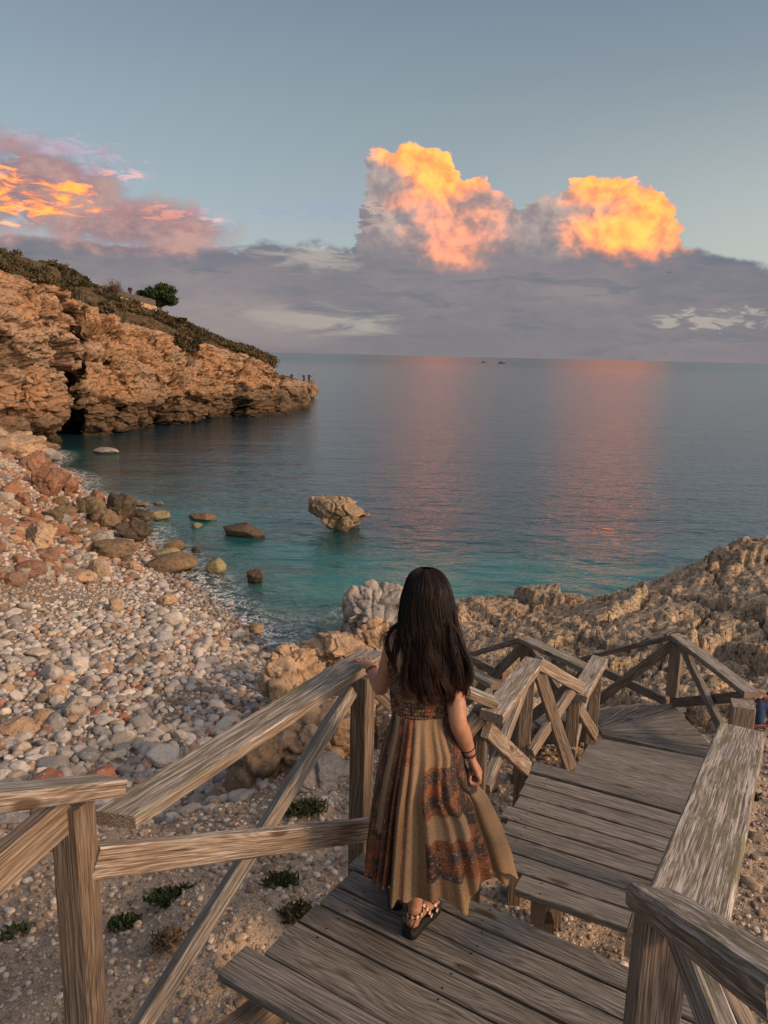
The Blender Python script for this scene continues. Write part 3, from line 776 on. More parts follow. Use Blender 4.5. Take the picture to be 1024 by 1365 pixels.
# ------------------------------------------------------------------ rocks
import bmesh
def ico(sub):
    bm = bmesh.new(); bmesh.ops.create_icosphere(bm, subdivisions=sub, radius=1)
    V = np.array([v.co[:] for v in bm.verts]); F = np.array([[v.index for v in f.verts] for f in bm.faces]); bm.free(); return V, F
ICO = {k: ico(k) for k in (2, 3, 4, 5, 6)}
def rot_z(V, a): c, s = math.cos(a), math.sin(a); return np.c_[V[:, 0]*c-V[:, 1]*s, V[:, 0]*s+V[:, 1]*c, V[:, 2]]
def rock_shape(rx, ry, rz, seed, ang=.6, sub=4, pit=.05):
    """a stone: sphere cut by random planes (angular) and roughened, in metres"""
    V, F = ICO[sub]; V = V.copy(); rs = np.random.default_rng(seed)
    for _ in range(int(6+14*ang)):
        n = rs.normal(size=3); n /= np.linalg.norm(n); d = rs.uniform(.42, .85)+(1-ang)*.38
        t = V@n-d; V -= np.where(t > 0, t, 0)[:, None]*n*.9
    if ang > .5 and sub > 3:
        F1, F2, idc, off = voro(V*1.5+seed*.7, seed % 89); V *= (1+(idc-.5)*.16+off[:, 0]*.12-.09*(1-sstep(0, .10, F2-F1)))[:, None]
    V *= 1+.14*fbm(V*1.3+seed*3.7, 3, seed % 97)[:, None]
    V *= 1+pit*fbm(V*6+seed*1.7, 4, (seed*3) % 97, .65)[:, None]*1.6
    V = V*np.array([rx, ry, rz])
    return rot_z(V, rs.uniform(0, 6.28)), F
def rock_material(name, a, b, dark, lo=None, moss=None, scale=1.):
    m, g = material(name)
    gp = g.n('ShaderNodeNewGeometry').outputs['Position']
    n1 = g.noise(gp, 1.3*scale, 5., .6); n2 = g.noise(gp, 8*scale, 6., .68); n3 = g.noise(gp, 40*scale, 3., .6)
    c = g.mix(g.ss(n1, .38, .62), a, b)
    c = g.mix(g.m('MULTIPLY', g.ss(n2, .46, .34), .8), c, dark)
    c = g.mix(g.m('MULTIPLY', g.ss(n2, .56, .68), .45), c, tuple(min(1, x*1.5+.04) for x in a))
    if moss: c = g.mix(g.m('MULTIPLY', g.ss(n1, .5, .6), .8), c, moss)
    if lo is not None:
        pz = g.n('ShaderNodeSeparateXYZ', {'Vector': gp}).outputs[2]
        c = g.mix(g.m('MULTIPLY', g.ss(g.m('ADD', pz, g.m('MULTIPLY', n1, .3)), lo+.15, lo-.2), .85), c, (.035, .028, .018))
    h = g.m('ADD', g.m('MULTIPLY', n2, .5), g.m('MULTIPLY', n3, .14))
    finish(g, c, .85, g.bump(h, .9, .12/scale), .25)
    return m
M_RED = rock_material('red_stone', (.27, .135, .08), (.20, .125, .09), (.07, .035, .022))
M_TAN = rock_material('tan_stone', (.42, .29, .18), (.29, .22, .155), (.08, .06, .04))
M_BRN = rock_material('wet_brown_stone', (.20, .135, .075), (.13, .10, .065), (.035, .028, .02), lo=-4.85)
M_GRY = rock_material('grey_stone', (.33, .30, .265), (.24, .22, .20), (.08, .07, .06))
M_YEL = rock_material('yellow_algae_stone', (.25, .21, .12), (.19, .175, .09), (.07, .06, .03), lo=-4.9)
M_DRK = rock_material('dark_wet_stone', (.10, .075, .05), (.06, .05, .035), (.02, .017, .012), lo=-4.8)
def stone(u, v, wpx, hpx, mat, label, z=None, seed=0, ang=.6, sub=4, sink=.3, group=None, depth=None, cat='boulder', name='boulder', pit=.05):
    """stone whose middle shows at photo pixel (u, v), wpx by hpx in the photo"""
    if z is None:
        z = -4; 
        for _ in range(6):
            p = PZ(u, v+hpx*.3, z); z = .5*z+.5*float(base_h([p.x], [p.y])[0])
    p = PZ(u, v+hpx*.25, z); t = (p-Vector((0, 0, CAMH))).length
    rx = wpx*t/FPX/2; rz = hpx*t/FPX/2*1.05; ry = depth or (rx+rz)/2
    V, F = rock_shape(rx, ry, rz, seed or int(u*7+v), ang, sub, pit)
    # undo the random yaw for the long axis: keep wide side facing
    ex = (V[:, 0].max()-V[:, 0].min())/2; V[:, 0] *= rx/ex; ez = (V[:, 2].max()-V[:, 2].min())/2; V[:, 2] *= rz/ez
    c = np.array([p.x, p.y+ry*.3, z+rz*(1-sink)-.02])
    me = mesh_np(name, V, F)
    o = link(name, me, mat); o.location = c
    return tag(o, label, cat, group)
def PZs(u, v): return PZ(u, v, SEA)
# rocks standing in the water
def mushroom():
    p = PZ(452, 709, SEA); t = (p-Vector((0, 0, CAMH))).length; s = t/FPX
    V, F = ICO[6]; V = V.copy()
    rs = np.random.default_rng(5)
    for n, d in (((-.9, 0, -.65), .74), ((.8, -.3, -.7), .70), ((.55, -.1, .85), .62), ((-.2, -.1, 1), .60), ((-.55, -.6, .5), .86), ((.9, -.5, .15), .82), ((0, -1, -.3), .8)):
        n = np.array(n); n = n/np.linalg.norm(n); tt = V@n-d; V -= np.where(tt > 0, tt, 0)[:, None]*n*.95
    V *= np.array([40*s, 30*s, 28*s])
    k = 1-.10*sstep(0, -22*s, V[:, 2]); V[:, 0] = V[:, 0]*k+V[:, 2]*(-.14)*0; V[:, 1] *= k
    V[:, 0] += np.where(V[:, 2] < 0, .18*V[:, 2]*-1, 0)
    V[:, 2] += V[:, 0]*(-.18)*(V[:, 2] > 0)
    F1, F2, idc, _ = voro(V*1.5+3, 7); N = V/np.linalg.norm(V, axis=1, keepdims=True)
    V += N*((idc-.5)*.16-.14*(1-sstep(0, .12, F2-F1))+fbm(V*1.6, 4, 3)*.24+fbm(V*6, 3, 9)*.07)[:, None]
    me = mesh_np('sea_rock', V, F); o = link('sea_rock', me, rock_material('sea_rock_stone', (.31, .225, .135), (.21, .165, .11), (.07, .055, .04), lo=-4.7)); o.location = (p.x, p.y+.6, SEA+24*s)
    tag(o, 'brown overhanging boulder standing alone in the open water of the bay', 'rock')
mushroom()
G_SEA = 'low rocks in the shallow water'
for a in (
    (322, 709, 60, 20, M_DRK, 'long dark wet rock lying low in the water left of the overhanging boulder', SEA, .45, 0.45),
    (270, 690, 38, 9, M_BRN, 'flat brown rock barely above water beyond the long dark rock', SEA, .5, .5),
    (212, 689, 26, 14, M_YEL, 'small yellowish rock at the water edge beside the dark shore boulders', SEA, .5, .35),
    (262, 701, 14, 8, M_YEL, 'tiny yellow rock in water just below the flat brown rock', SEA, .5, .5),
    (287, 757, 27, 23, M_YEL, 'round yellow rock alone in the shallows', SEA, .4, .35),
    (339, 772, 24, 20, M_DRK, 'small dark jagged rock in the turquoise shallows', SEA, .9, .3),
    (231, 728, 28, 13, M_BRN, 'dark rock in the shallows above the mossy green one', SEA, .5, .4),
    (221, 740, 34, 16, M_YEL, 'low moss-green rock touching the beach edge', SEA, .4, .35),
    (229, 757, 62, 28, M_BRN, 'large low brown rock where beach meets shallow water', SEA, .4, .3),
    (262, 733, 14, 8, M_DRK, 'very small dark rock poking out of the shallows', SEA, .5, .4),
    (140, 602, 36, 8, M_GRY, 'flat grey reef just above water near the foot of the cliff', SEA, .5, .4),
    (211, 671, 12, 6, M_BRN, 'tiny brown rock near the boulder shore', SEA, .5, .4),
    (188, 673, 18, 6, M_BRN, 'small flat rock near the boulder shore', SEA, .5, .4),
    (343, 840, 18, 12, M_TAN, 'tan stone at the lapping edge of the beach', SEA, .4, .3)):
    stone(*a[:6], z=a[6], ang=a[7], sink=a[8], sub=4, cat='rock', name='sea_rock', group=G_SEA)
# boulders on the left shore, read off the photograph
BL = [(12, 602, 70, 30, M_TAN, 'big pale low boulder at the very foot of the cliff'), (52, 607, 56, 20, M_GRY, 'flat greyish ledge boulder between cliff foot and water'), (66, 598, 30, 14, M_BRN, 'small brown boulder against the cliff foot'), (-8, 588, 50, 30, M_TAN, 'tan boulder cut by the left edge below the cliff'), (45, 625, 40, 34, M_RED, 'tall red slab boulder among the orange rocks'), (62, 650, 52, 50, M_RED, 'big leaning red boulder nearest the cliff foot'), (88, 652, 26, 30, M_RED, 'pointed orange boulder at the top of the shore'),
      (82, 672, 24, 18, M_BRN, 'brown boulder wedged below the pointed orange one'), (128, 676, 26, 32, M_RED, 'upright russet boulder at the waterline'), (122, 686, 38, 36, M_BRN, 'wide russet-brown boulder leaning at the waterline'),
      (157, 683, 46, 44, M_DRK, 'dark upright boulder at the tip of the rocky shore'), (182, 694, 46, 22, M_DRK, 'dark low boulder reaching toward the water'), (180, 715, 48, 34, M_DRK, 'broad dark boulder lowest at the water edge'),
      (140, 700, 44, 32, M_BRN, 'brown boulder between the russet and dark ones'), (110, 712, 38, 20, M_BRN, 'flat brown boulder above the pebbles'), (145, 736, 60, 28, M_BRN, 'long brown boulder resting on the pebbles'),
      (135, 720, 40, 22, M_GRY, 'grey-brown boulder behind the long brown one'), (78, 710, 24, 18, M_RED, 'small red boulder over the pebbles'), (52, 722, 46, 34, M_TAN, 'pale knobbly boulder with orange side'),
      (75, 690, 40, 24, M_BRN, 'speckled grey boulder in the rock pile'), (30, 668, 24, 20, M_RED, 'orange boulder at the left edge of the pile'), (9, 659, 26, 20, M_RED, 'rounded red boulder at the very left'),
      (12, 676, 22, 16, M_TAN, 'tan boulder at the left edge'), (38, 698, 36, 14, M_RED, 'flat brick-red boulder low in the rock pile'), (95, 730, 26, 12, M_TAN, 'low tan boulder where the rock pile meets pebbles'), (40, 762, 40, 22, M_RED, 'reddish wedge boulder lying on pale pebbles'),
      (104, 770, 48, 16, M_TAN, 'pale boulder with red stain on the pebbles'), (130, 762, 26, 30, M_TAN, 'cream upright stone on the pebble beach'), (175, 757, 26, 14, M_TAN, 'cream rounded stone by the brown rocks'),
      (222, 802, 26, 15, M_TAN, 'smooth cream oval stone'), (18, 775, 26, 20, M_RED, 'rusty stone at the left margin'), (16, 722, 22, 14, M_TAN, 'small orange-tan stone at left margin'), (4, 700, 20, 18, M_RED, 'dark red stone at left margin'),
      (154, 810, 20, 22, M_TAN, 'pale pointed stone mid beach'), (262, 842, 14, 10, M_TAN, 'small cream stone low on the beach'), (240, 838, 16, 12, M_TAN, 'peach stone low on the beach'), (342, 838, 20, 14, M_YEL, 'ochre stone by the wet shingle'),
      (75, 925, 26, 18, M_TAN, 'pink-tan cobble beyond the knobbly grey one'), (22, 975, 52, 24, M_TAN, 'large orange-tan cobble at left edge'), (58, 962, 30, 24, M_TAN, 'speckled tan cobble near the left edge, above the largest orange one'), (98, 950, 30, 32, M_GRY, 'knobbly grey cobble near the lower beach'), (8, 920, 18, 14, M_TAN, 'tan cobble at left edge')]
gB = 'boulders along the left shore'
for i, (u, v, w, h, m_, lb) in enumerate(BL):
    stone(u, v, w, h, m_, lb, seed=300+i, ang=.95 if v < 760 else .3, sub=5, pit=.08 if v < 760 else .05, sink=.35, group=gB)
# smaller angular rocks filling the pile
rb = random.Random(5)
k = 0
for _ in range(600):
    u = rb.uniform(-15, 150); v = rb.uniform(598, 770)
    if v < 596+u*.25 or u > 52+(v-598)*1.0 or u > 165-(v-690)*1.1 and v > 690: continue
    w = rb.uniform(9, 21)*(.6+.5*(v-590)/150)
    red = rb.random(); m_ = M_RED if red < .5 else (M_TAN if red < .8 else M_GRY)
    stone(u, v, w, w*rb.uniform(.6, .95), m_, {M_RED: 'small reddish rock in the tumbled pile below the cliff', M_TAN: 'small tan rock in the tumbled pile below the cliff', M_GRY: 'small grey rock in the tumbled pile below the cliff'}[m_], seed=700+k, ang=1.1, sub=3, sink=.4, group='small rocks in the tumbled pile')
    k += 1
    if k >= 210: break
# rocks between the beach and the landing
def bigrock(u, v, t, rx, ry, rz, mat, label, seed, ang=.6, tilt=0, sub=6, crack=.8):
    p = PT(u, v, t); V, F = rock_shape(1, 1, 1, seed, ang, sub, .03)
    V *= np.array([rx, ry, rz]); N = V/np.linalg.norm(V, axis=1, keepdims=True)
    F1, F2, idc, _ = voro(V*(crack*1.6)+seed, 3)
    V += N*((idc-.5)*.13-.08*(1-sstep(0, .12, F2-F1))+fbm(V*2.2, 4, 5)*.14+fbm(V*9, 3, 6)*.035)[:, None]
    me = mesh_np('boulder', V, F); o = link('boulder', me, mat); o.location = p
    return tag(o, label, 'boulder', 'rocks between the beach and the landing')
bigrock(352, 1030, 9.3, .46, .55, .95, rock_material('mottled_brown_stone', (.24, .17, .10), (.16, .12, .08), (.05, .04, .03), scale=1.6), 'tall mottled brown rock seen below the handrail, beside the pebbles', 41, .5)  # two browns with dark flecks, mixed by noise
bigrock(367, 903, 12.4, .30, .30, .42, M_TAN, 'pointed pale rock standing at the edge of the pebble beach, just over the handrail', 42, .5, sub=5)
bigrock(425, 985, 9.4, .75, .6, .70, M_TAN, 'cracked cream rock between the brace and the post', 43, .6)
bigrock(425, 1040, 8.4, .55, .45, .35, M_GRY, 'dusky grey rock beneath the cream cracked rock', 44, .7)
bigrock(395, 900, 13.2, .5, .5, .50, M_TAN, 'sunlit cream rock above the handrail where shingle meets the sea', 45, .6)
bigrock(452, 866, 14.2, .85, .55, .30, M_TAN, 'long sunlit orange rock ledge behind the woman\'s hand', 46, .7)
bigrock(462, 930, 11., .55, .55, .7, M_TAN, 'cream rock between the woman\'s arm and the post', 47, .6)
bigrock(500, 862, 14.5, .5, .5, .7, M_TAN, 'pale pointed rock left of the woman\'s shoulder', 48, .5)
bigrock(508, 822, 18.0, 1.0, .9, 1.0, M_GRY, 'big grey split block at the seaward corner of the rock shelf', 49, .75)
# ------------------------------------------------------------------ pebble beach
def pebble_layer():
    rs = np.random.default_rng(3)
    n = 190000
    # candidate spots across the beach, in plan
    X = rs.uniform(-24, 1.0, n); Y = rs.uniform(5, 46, n)
    z, w, _ = land_h(X, Y)
    zb = base_h(X, Y)
    keep = (w[:, 1] > .45) & (zb > -6.2) & (rs.random(n) < sstep(.35, .8, w[:, 1]))
    X, Y, z = X[keep], Y[keep], z[keep]
    size = .024+.085*rs.random(len(X))**3.4
    patch = fbm(np.c_[X, Y, X*0]*.35, 3, 15)
    size *= 1+.55*patch
    size *= np.where(rs.random(len(X)) < .035, 1.9, 1)
    near = sstep(16, 9, np.hypot(X, Y)); size *= 1+.30*near
    # thin out overlaps, biggest first
    order = np.argsort(-size); cell = {}; out = []
    for i in order:
        cx, cy = int(X[i]/.3), int(Y[i]/.3); ok = True
        for a in (-1, 0, 1):
            for b in (-1, 0, 1):
                for j in cell.get((cx+a, cy+b), ()):
                    if (X[i]-X[j])**2+(Y[i]-Y[j])**2 < (.60*(size[i]+size[j]))**2: ok = False; break
                if not ok: break
            if not ok: break
        if ok: cell.setdefault((cx, cy), []).append(i); out.append(i)
    idx = np.array(out); return X[idx], Y[idx], z[idx], size[idx]
PBX, PBY, PBZ, PBS = pebble_layer()
def pebble_material():
    m, g = material('beach_stone')
    col = g.attr('col'); gp = g.n('ShaderNodeNewGeometry').outputs['Position']
    n = g.noise(gp, 16., 5., .65); n2 = g.noise(gp, 60., 3., .6)
    c = g.mix(g.m('MULTIPLY', g.ss(n, .46, .36), .45), col, g.mix(.55, col, (.06, .05, .04)))
    c = g.mix(g.m('MULTIPLY', g.ss(n, .56, .66), .4), c, (.60, .56, .50))
    c = g.mix(g.m('MULTIPLY', g.ss(n2, .44, .36), .35), c, (.12, .09, .07))
    pz = g.n('ShaderNodeSeparateXYZ', {'Vector': gp}).outputs[2]
    c = g.mix(g.m('MULTIPLY', g.ss(pz, -4.72, -4.95), .5), c, (.07, .06, .05))
    finish(g, c, .8, g.bump(g.m('ADD', n, g.m('MULTIPLY', n2, .3)), .5, .03), .25)
    return m
M_PEB = pebble_material()
PAL = np.array([(.47, .45, .42), (.35, .34, .325), (.26, .255, .25), (.56, .53, .48), (.41, .36, .295), (.30, .22, .165), (.33, .15, .10), (.42, .29, .20), (.19, .165, .14), (.33, .34, .345)])
CNM = ['pale grey', 'grey', 'dark grey', 'whitish', 'sandy', 'brown', 'red', 'tan orange', 'dark brown', 'blue grey']
def pebble_geo(x, y, z, s, seed, sub):
    rs = np.random.default_rng(seed); V, F = ICO[sub]
    e = np.array([rs.uniform(.95, 1.35), rs.uniform(.8, 1.05), rs.uniform(.5, .8)])
    for _ in range(rs.integers(2, 7)):                       # worn flats, so that no two outlines agree
        q = rs.normal(size=3); q /= np.linalg.norm(q); tt = V@q-rs.uniform(.5, .9); V = V-np.where(tt > 0, tt, 0)[:, None]*q*.8
    V = V*(1+.16*vnoise(V*1.4+seed % 977, 2)[:, None]+.06*vnoise(V*3.1+seed % 577, 3)[:, None])*e*s
    ax, ay = rs.normal(0, .28, 2)
    Rm = np.array(Matrix.Rotation(ax, 3, 'X') @ Matrix.Rotation(ay, 3, 'Y') @ Matrix.Rotation(rs.uniform(0, 6.28), 3, 'Z'))
    return V@Rm.T, F, np.array([x, y, z+s*e[2]*.45])
camp = np.array([0, 0, CAMH])
def in_view(P, mu=0, mv=0):
    q = (MW.inverted() @ Vector(P)); 
    if q.z > -.1: return None
    u = 512+q.x/-q.z*FPX; v = 682.5-q.y/-q.z*FPX
    return (u, v, -q.z) if -mu < u < 1024+mu and -mv < v < 1365+mv else None
ci = RNG.choice(10, len(PBX), p=[.21, .20, .13, .09, .11, .06, .03, .05, .06, .06])
redz = (PBX < -8) & (PBY > 17) & (RNG.random(len(PBX)) < .32); ci[redz] = RNG.choice([6, 5, 7, 6], redz.sum())
vis = []
for i in range(len(PBX)):
    q = in_view((PBX[i], PBY[i], PBZ[i]))
    vis.append(PBS[i]/q[2] if q else 0)
vis = np.array(vis); big = set(np.argsort(-vis)[:300].tolist())
def area_word(u, v):
    if u > 170 and v > 1000: return 'seen under the long handrail'
    if v > 960: return 'near the leftmost post'
    if v > 880: return 'midway down the pebble beach'
    return 'far up the pebble beach toward the boulders'
SV, SF, SC = [], [], []; nn = 0
for i in range(len(PBX)):
    own = i in big
    t = math.hypot(PBX[i], PBY[i])
    V, F, c = pebble_geo(PBX[i], PBY[i], PBZ[i], PBS[i], 1000+i, 4 if own else (3 if t < 13 and PBS[i] > .05 else 2))
    col = PAL[ci[i]]*np.array([.90, .88, .85])*(0.80+.3*((i*37 % 100)/100))
    if own:
        me = mesh_np('beach_stone', V, F, {'col': np.tile(col, (len(V), 1))}); o = link('beach_stone', me, M_PEB); o.location = c
        q = in_view(c, 300, 300); px = 2*PBS[i]/q[2]*FPX
        tag(o, ('large ' if px > 34 else ('middling ' if px > 26 else 'small '))+CNM[ci[i]]+' rounded stone '+area_word(q[0], q[1]), 'stone', 'larger rounded stones of the beach')
    else:
        SV.append(V+c); SF.append(F+nn); SC.append(np.tile(col, (len(V), 1))); nn += len(V)
me = mesh_np('beach_pebbles', np.concatenate(SV), np.concatenate(SF), {'col': np.concatenate(SC)})
tag(link('beach_pebbles', me, M_PEB), 'countless smaller grey and tan pebbles covering the beach', 'pebbles', kind='stuff')
# grit and chips on the dirt and on the rock shelf
def grit():
    rs = np.random.default_rng(8); n = 42000
    r = 1.2+9*rs.random(n)**.8; a = np.radians(rs.uniform(-48, 52, n)); X = r*np.sin(a); Y = r*np.cos(a)
    z, w, _ = land_h(X, Y); keep = (w[:, 1] < .5) & ((w[:, 2] < .4) | (rs.random(n) < .3))
    X, Y, z, r = X[keep], Y[keep], z[keep], r[keep]
    V0, F0 = ICO[2]; SV, SF, SC = [], [], []; nn = 0
    for i in range(len(X)):
        s = .005+.020*rs.random()**3*(1+.4*(r[i] > 5)); s = s*(2.0 if rs.random() < .012 else 1)
        V = (np.round(V0*1.3+.2*vnoise(V0*1.2+i*1.7, 2)[:, None], 0)*.35+V0*.6*(1+.4*vnoise(V0*1.2+i*1.7, 2)[:, None]))*np.array([rs.uniform(.8, 1.4), rs.uniform(.7, 1.1), rs.uniform(.5, .9)])*s
        V = rot_z(V, rs.uniform(0, 6.28))+np.array([X[i], Y[i], z[i]+s*.25])
        c = np.array([(.44, .36, .28), (.34, .26, .18), (.26, .20, .15), (.52, .46, .38), (.19, .145, .105)])[rs.integers(5)]
        SV.append(V); SF.append(F0+nn); SC.append(np.tile(c, (len(V), 1))); nn += len(V)
    me = mesh_np('gravel', np.concatenate(SV), np.concatenate(SF), {'col': np.concatenate(SC)})
    tag(link('gravel', me, M_PEB), 'limestone chips and grit scattered over the bare earth', 'gravel', kind='stuff')
grit()

# ------------------------------------------------------------------ cliff headland
ST = [  # u, t or sea-level v, top v, setback, crest v
    (-260, 34., None, 300, 4, 240), (-120, 42., None, 330, 5, 290), (-30, 50., None, 352, 6, 325), (10, 54., None, 364, 6, 339), (50, 57., None, 374, 6, 350), (74, 61., None, 392, 7, 359),
    (88, 72., None, 400, 7, 363), (112, None, 583, 408, 8, 379), (150, None, 580, 424, 8, 397), (200, None, 573, 436, 8, 416), (250, None, 566, 447, 7, 434), (300, None, 559, 464, 6, 458),
    (340, None, 555, 471, 6, 468), (366, None, 553, 479, 5, 478.5)]
def cliff():
    B, Tp, Cr = [], [], []
    for u, t, vb, vt, sb, vc in ST:
        if vb is not None: b = PZ(u, vb, SEA)
        else:
            b = PT(u, 600, t); b.z = SEA
        dist = math.hypot(b.x, b.y); tt = dist+sb
        # point on the ray of the top pixel at plan distance tt
        d = ray(u, vt); k = tt/math.hypot(d.x, d.y); tp = Vector((0, 0, CAMH))+d*k
        d = ray(u, vc); k = (tt+14)/math.hypot(d.x, d.y); cr = Vector((0, 0, CAMH))+d*k
        B.append(b); Tp.append(tp); Cr.append(cr)
    # tip: lower shelf that turns the corner
    def cres(A, n):
        A = np.array([tuple(a) for a in A]); s = np.r_[0, np.cumsum(np.linalg.norm(np.diff(A[:, :2], axis=0), axis=1))]
        return s, A
    s, BA = cres(B, 0); _, TA = cres(Tp, 0); _, CA = cres(Cr, 0)
    # extend round the tip
    tipB = PZ(400, 550, SEA); extra = [(PZ(395, 551, SEA), None), (PZ(408, 545, SEA), None)]
    bx = [tuple(PZ(385, 552, SEA)), tuple(PZ(398, 549, SEA)), tuple(PZ(405, 545, SEA)), tuple(PZ(406, 538, SEA)), tuple(PZ(400, 531, SEA)), tuple(PZ(385, 528, SEA))]
    lastT = TA[-1].copy()
    tx = []
    for (X, Y, Z), (u, v, e) in zip(bx, ((374, 499, 3), (392, 504, 2), (401, 508, 1.), (401, 508, 0), (397, 506, -2), (380, 500, -3))):
        d = ray(u, v); k = (math.hypot(X, Y)+e)/math.hypot(d.x, d.y); p = Vector((0, 0, CAMH))+d*k; tx.append(tuple(p))
    BA = np.vstack([BA, bx]); TA = np.vstack([TA, tx]); CA = np.vstack([CA, np.array(tx)+np.array([-3, 6, -.2])])
    s = np.r_[0, np.cumsum(np.maximum(np.linalg.norm(np.diff(BA[:, :2], axis=0), axis=1), .5))]
    nc = 1300; S = np.linspace(0, s[-1], nc)
    itp = lambda A: np.stack([np.interp(S, s, A[:, k]) for k in range(3)], 1)
    def smooth(A, n):
        for _ in range(n): A[1:-1] = (A[:-2]+2*A[1:-1]+A[2:])/4
        return A
    b = smooth(itp(BA), 60); tp = smooth(itp(TA), 25); cr = smooth(itp(CA), 60)
    nr = 280; K = np.linspace(-.12, 1, nr)
    tipw = sstep(s[len(ST)-1]-1, s[len(ST)]+1., S)[:, None]
    rows = []
    for k in K:
        kk = max(k, 0)
        g_ = (.30*kk+.70*kk**2.2)
        gt = sstep(.0, .30, kk)*.72+sstep(.40, 1, kk)*.28 if True else 0    # at the tip: low wide shelf then a step
        gt = .78*sstep(.16, .42, kk)+.22*kk
        gg = g_*(1-tipw)+gt*tipw
        P = b+(tp-b)*np.c_[gg, gg, np.full(nc, 0)]
        P[:, 2] = SEA+(tp[:, 2]-SEA)*k
        rows.append(P)
    A = np.stack(rows)          # nr,nc,3
    # outward normal from the surface itself
    du = np.gradient(A, axis=1); dv = np.gradient(A, axis=0); N = np.cross(du, dv); N /= np.linalg.norm(N, axis=2, keepdims=True)+1e-9
    cen = A[nr//2, nc//2]; 
    sgn = np.sign((N[..., :2]*(-A[..., :2])).sum(-1)).mean()
    N = N*(1 if sgn > 0 else -1)
    P = A.reshape(-1, 3); Nf = N.reshape(-1, 3)
    kk = np.repeat(K, nc); tw = np.tile(tipw.ravel(), nr); edgef = (.30+.70*sstep(1.02, .90, kk))*(1-.55*tw)
    tiltz = P+np.c_[np.zeros(len(P)), np.zeros(len(P)), P[:, 0]*.05]
    W = tiltz+np.c_[fbm(P*.2, 2, 1), fbm(P*.2, 2, 2), fbm(P*.2, 2, 3)*.5]*.8
    # pass 1: buttresses, recesses and the big joint blocks
    F1, F2, idc, off = voro(W*np.array([.17, .17, .26]), 5)
    D = (idc-.5)*2.6-.9*(1-sstep(0, .08, F2-F1))+off[:, 2]*1.2*(idc-.2)
    D += fbm(P*.09, 3, 33)*3.2
    D -= 1.6*np.exp(-((P[:, 2]-SEA-.4)/1.0)**2)*(fbm(P*.15, 2, 77)*.5+.8)
    P1 = P+Nf*(D*edgef)[:, None]
    # pass 2: beds and blocks read at the new place, pushed along the new normal
    def nrm_(Pq):
        Aq = Pq.reshape(nr, nc, 3); n_ = np.cross(np.gradient(Aq, axis=1), np.gradient(Aq, axis=0)); n_ /= np.linalg.norm(n_, axis=2, keepdims=True)+1e-9
        n_ = n_.reshape(-1, 3); return n_*np.sign((n_*Nf).sum(1).mean())
    N1 = nrm_(P1); N1 = N1*.6+Nf*.4
    V1 = P1+np.c_[fbm(P1*.5, 2, 11), fbm(P1*.5, 2, 12), fbm(P1*.5, 2, 13)*.4]*.5
    F1, F2, idc, off = voro(V1*np.array([.42, .42, 1.0]), 15)
    D = (idc-.5)*.95+off[:, 2]*.7*(idc-.3)-.30*(1-sstep(0, .07, F2-F1))
    zb = V1[:, 2]*.75+P1[:, 0]*.03+fbm(P1*.08, 2, 9)*1.2; fz = zb-np.floor(zb); up_ = sstep(.35, .7, kk)*(1-tw*.6)
    D += up_*((_h(np.floor(zb).astype(int), np.zeros(len(zb), int), np.zeros(len(zb), int), 4)-.5)*.9-.35*(1-sstep(0, .10, np.minimum(fz, 1-fz))))
    P15 = P1+N1*(D*edgef)[:, None]; N2 = nrm_(P15)*.6+Nf*.4
    F1, F2, idc, off = voro(P15*np.array([1.2, 1.2, 2.6])+fbm(P15*.9, 2, 8)[:, None]*.4, 25)
    D = (idc-.5)*.34+off[:, 2]*.2-.12*(1-sstep(0, .09, F2-F1))
    D += fbm(P15*2.2, 4, 34, .6)*.20
    P2 = P15+N2*(D*edgef)[:, None]
    me = mesh_np('cliff', P2, grid_faces(nr, nc))
    # hill behind the cliff edge
    edge = P2.reshape(nr, nc, 3)[-1]
    rows = []; nh = 70
    far = cr+(cr-tp)*np.array([1.6, 1.6, 0])+np.array([0, 0, -.6])
    for i in range(nh):
        f = i/(nh-1)
        if f < .5: q = edge+(cr-edge)*(f*2)
        else: q = cr+(far-cr)*((f-.5)*2)
        q = q.copy(); q[:, 2] += fbm(np.c_[q[:, :2]*.3, q[:, 0]*0], 3, 4)*.45*min(1, i/6)*(1-tipw.ravel()*.9)
        rows.append(q)
    H = np.stack(rows); he = mesh_np('hillside', H.reshape(-1, 3), grid_faces(nh, nc))
    return me, he, H, P2.reshape(nr, nc, 3)[-70:], tipw.ravel()
cm, hm, HILL, EDGE, TIPW = cliff()
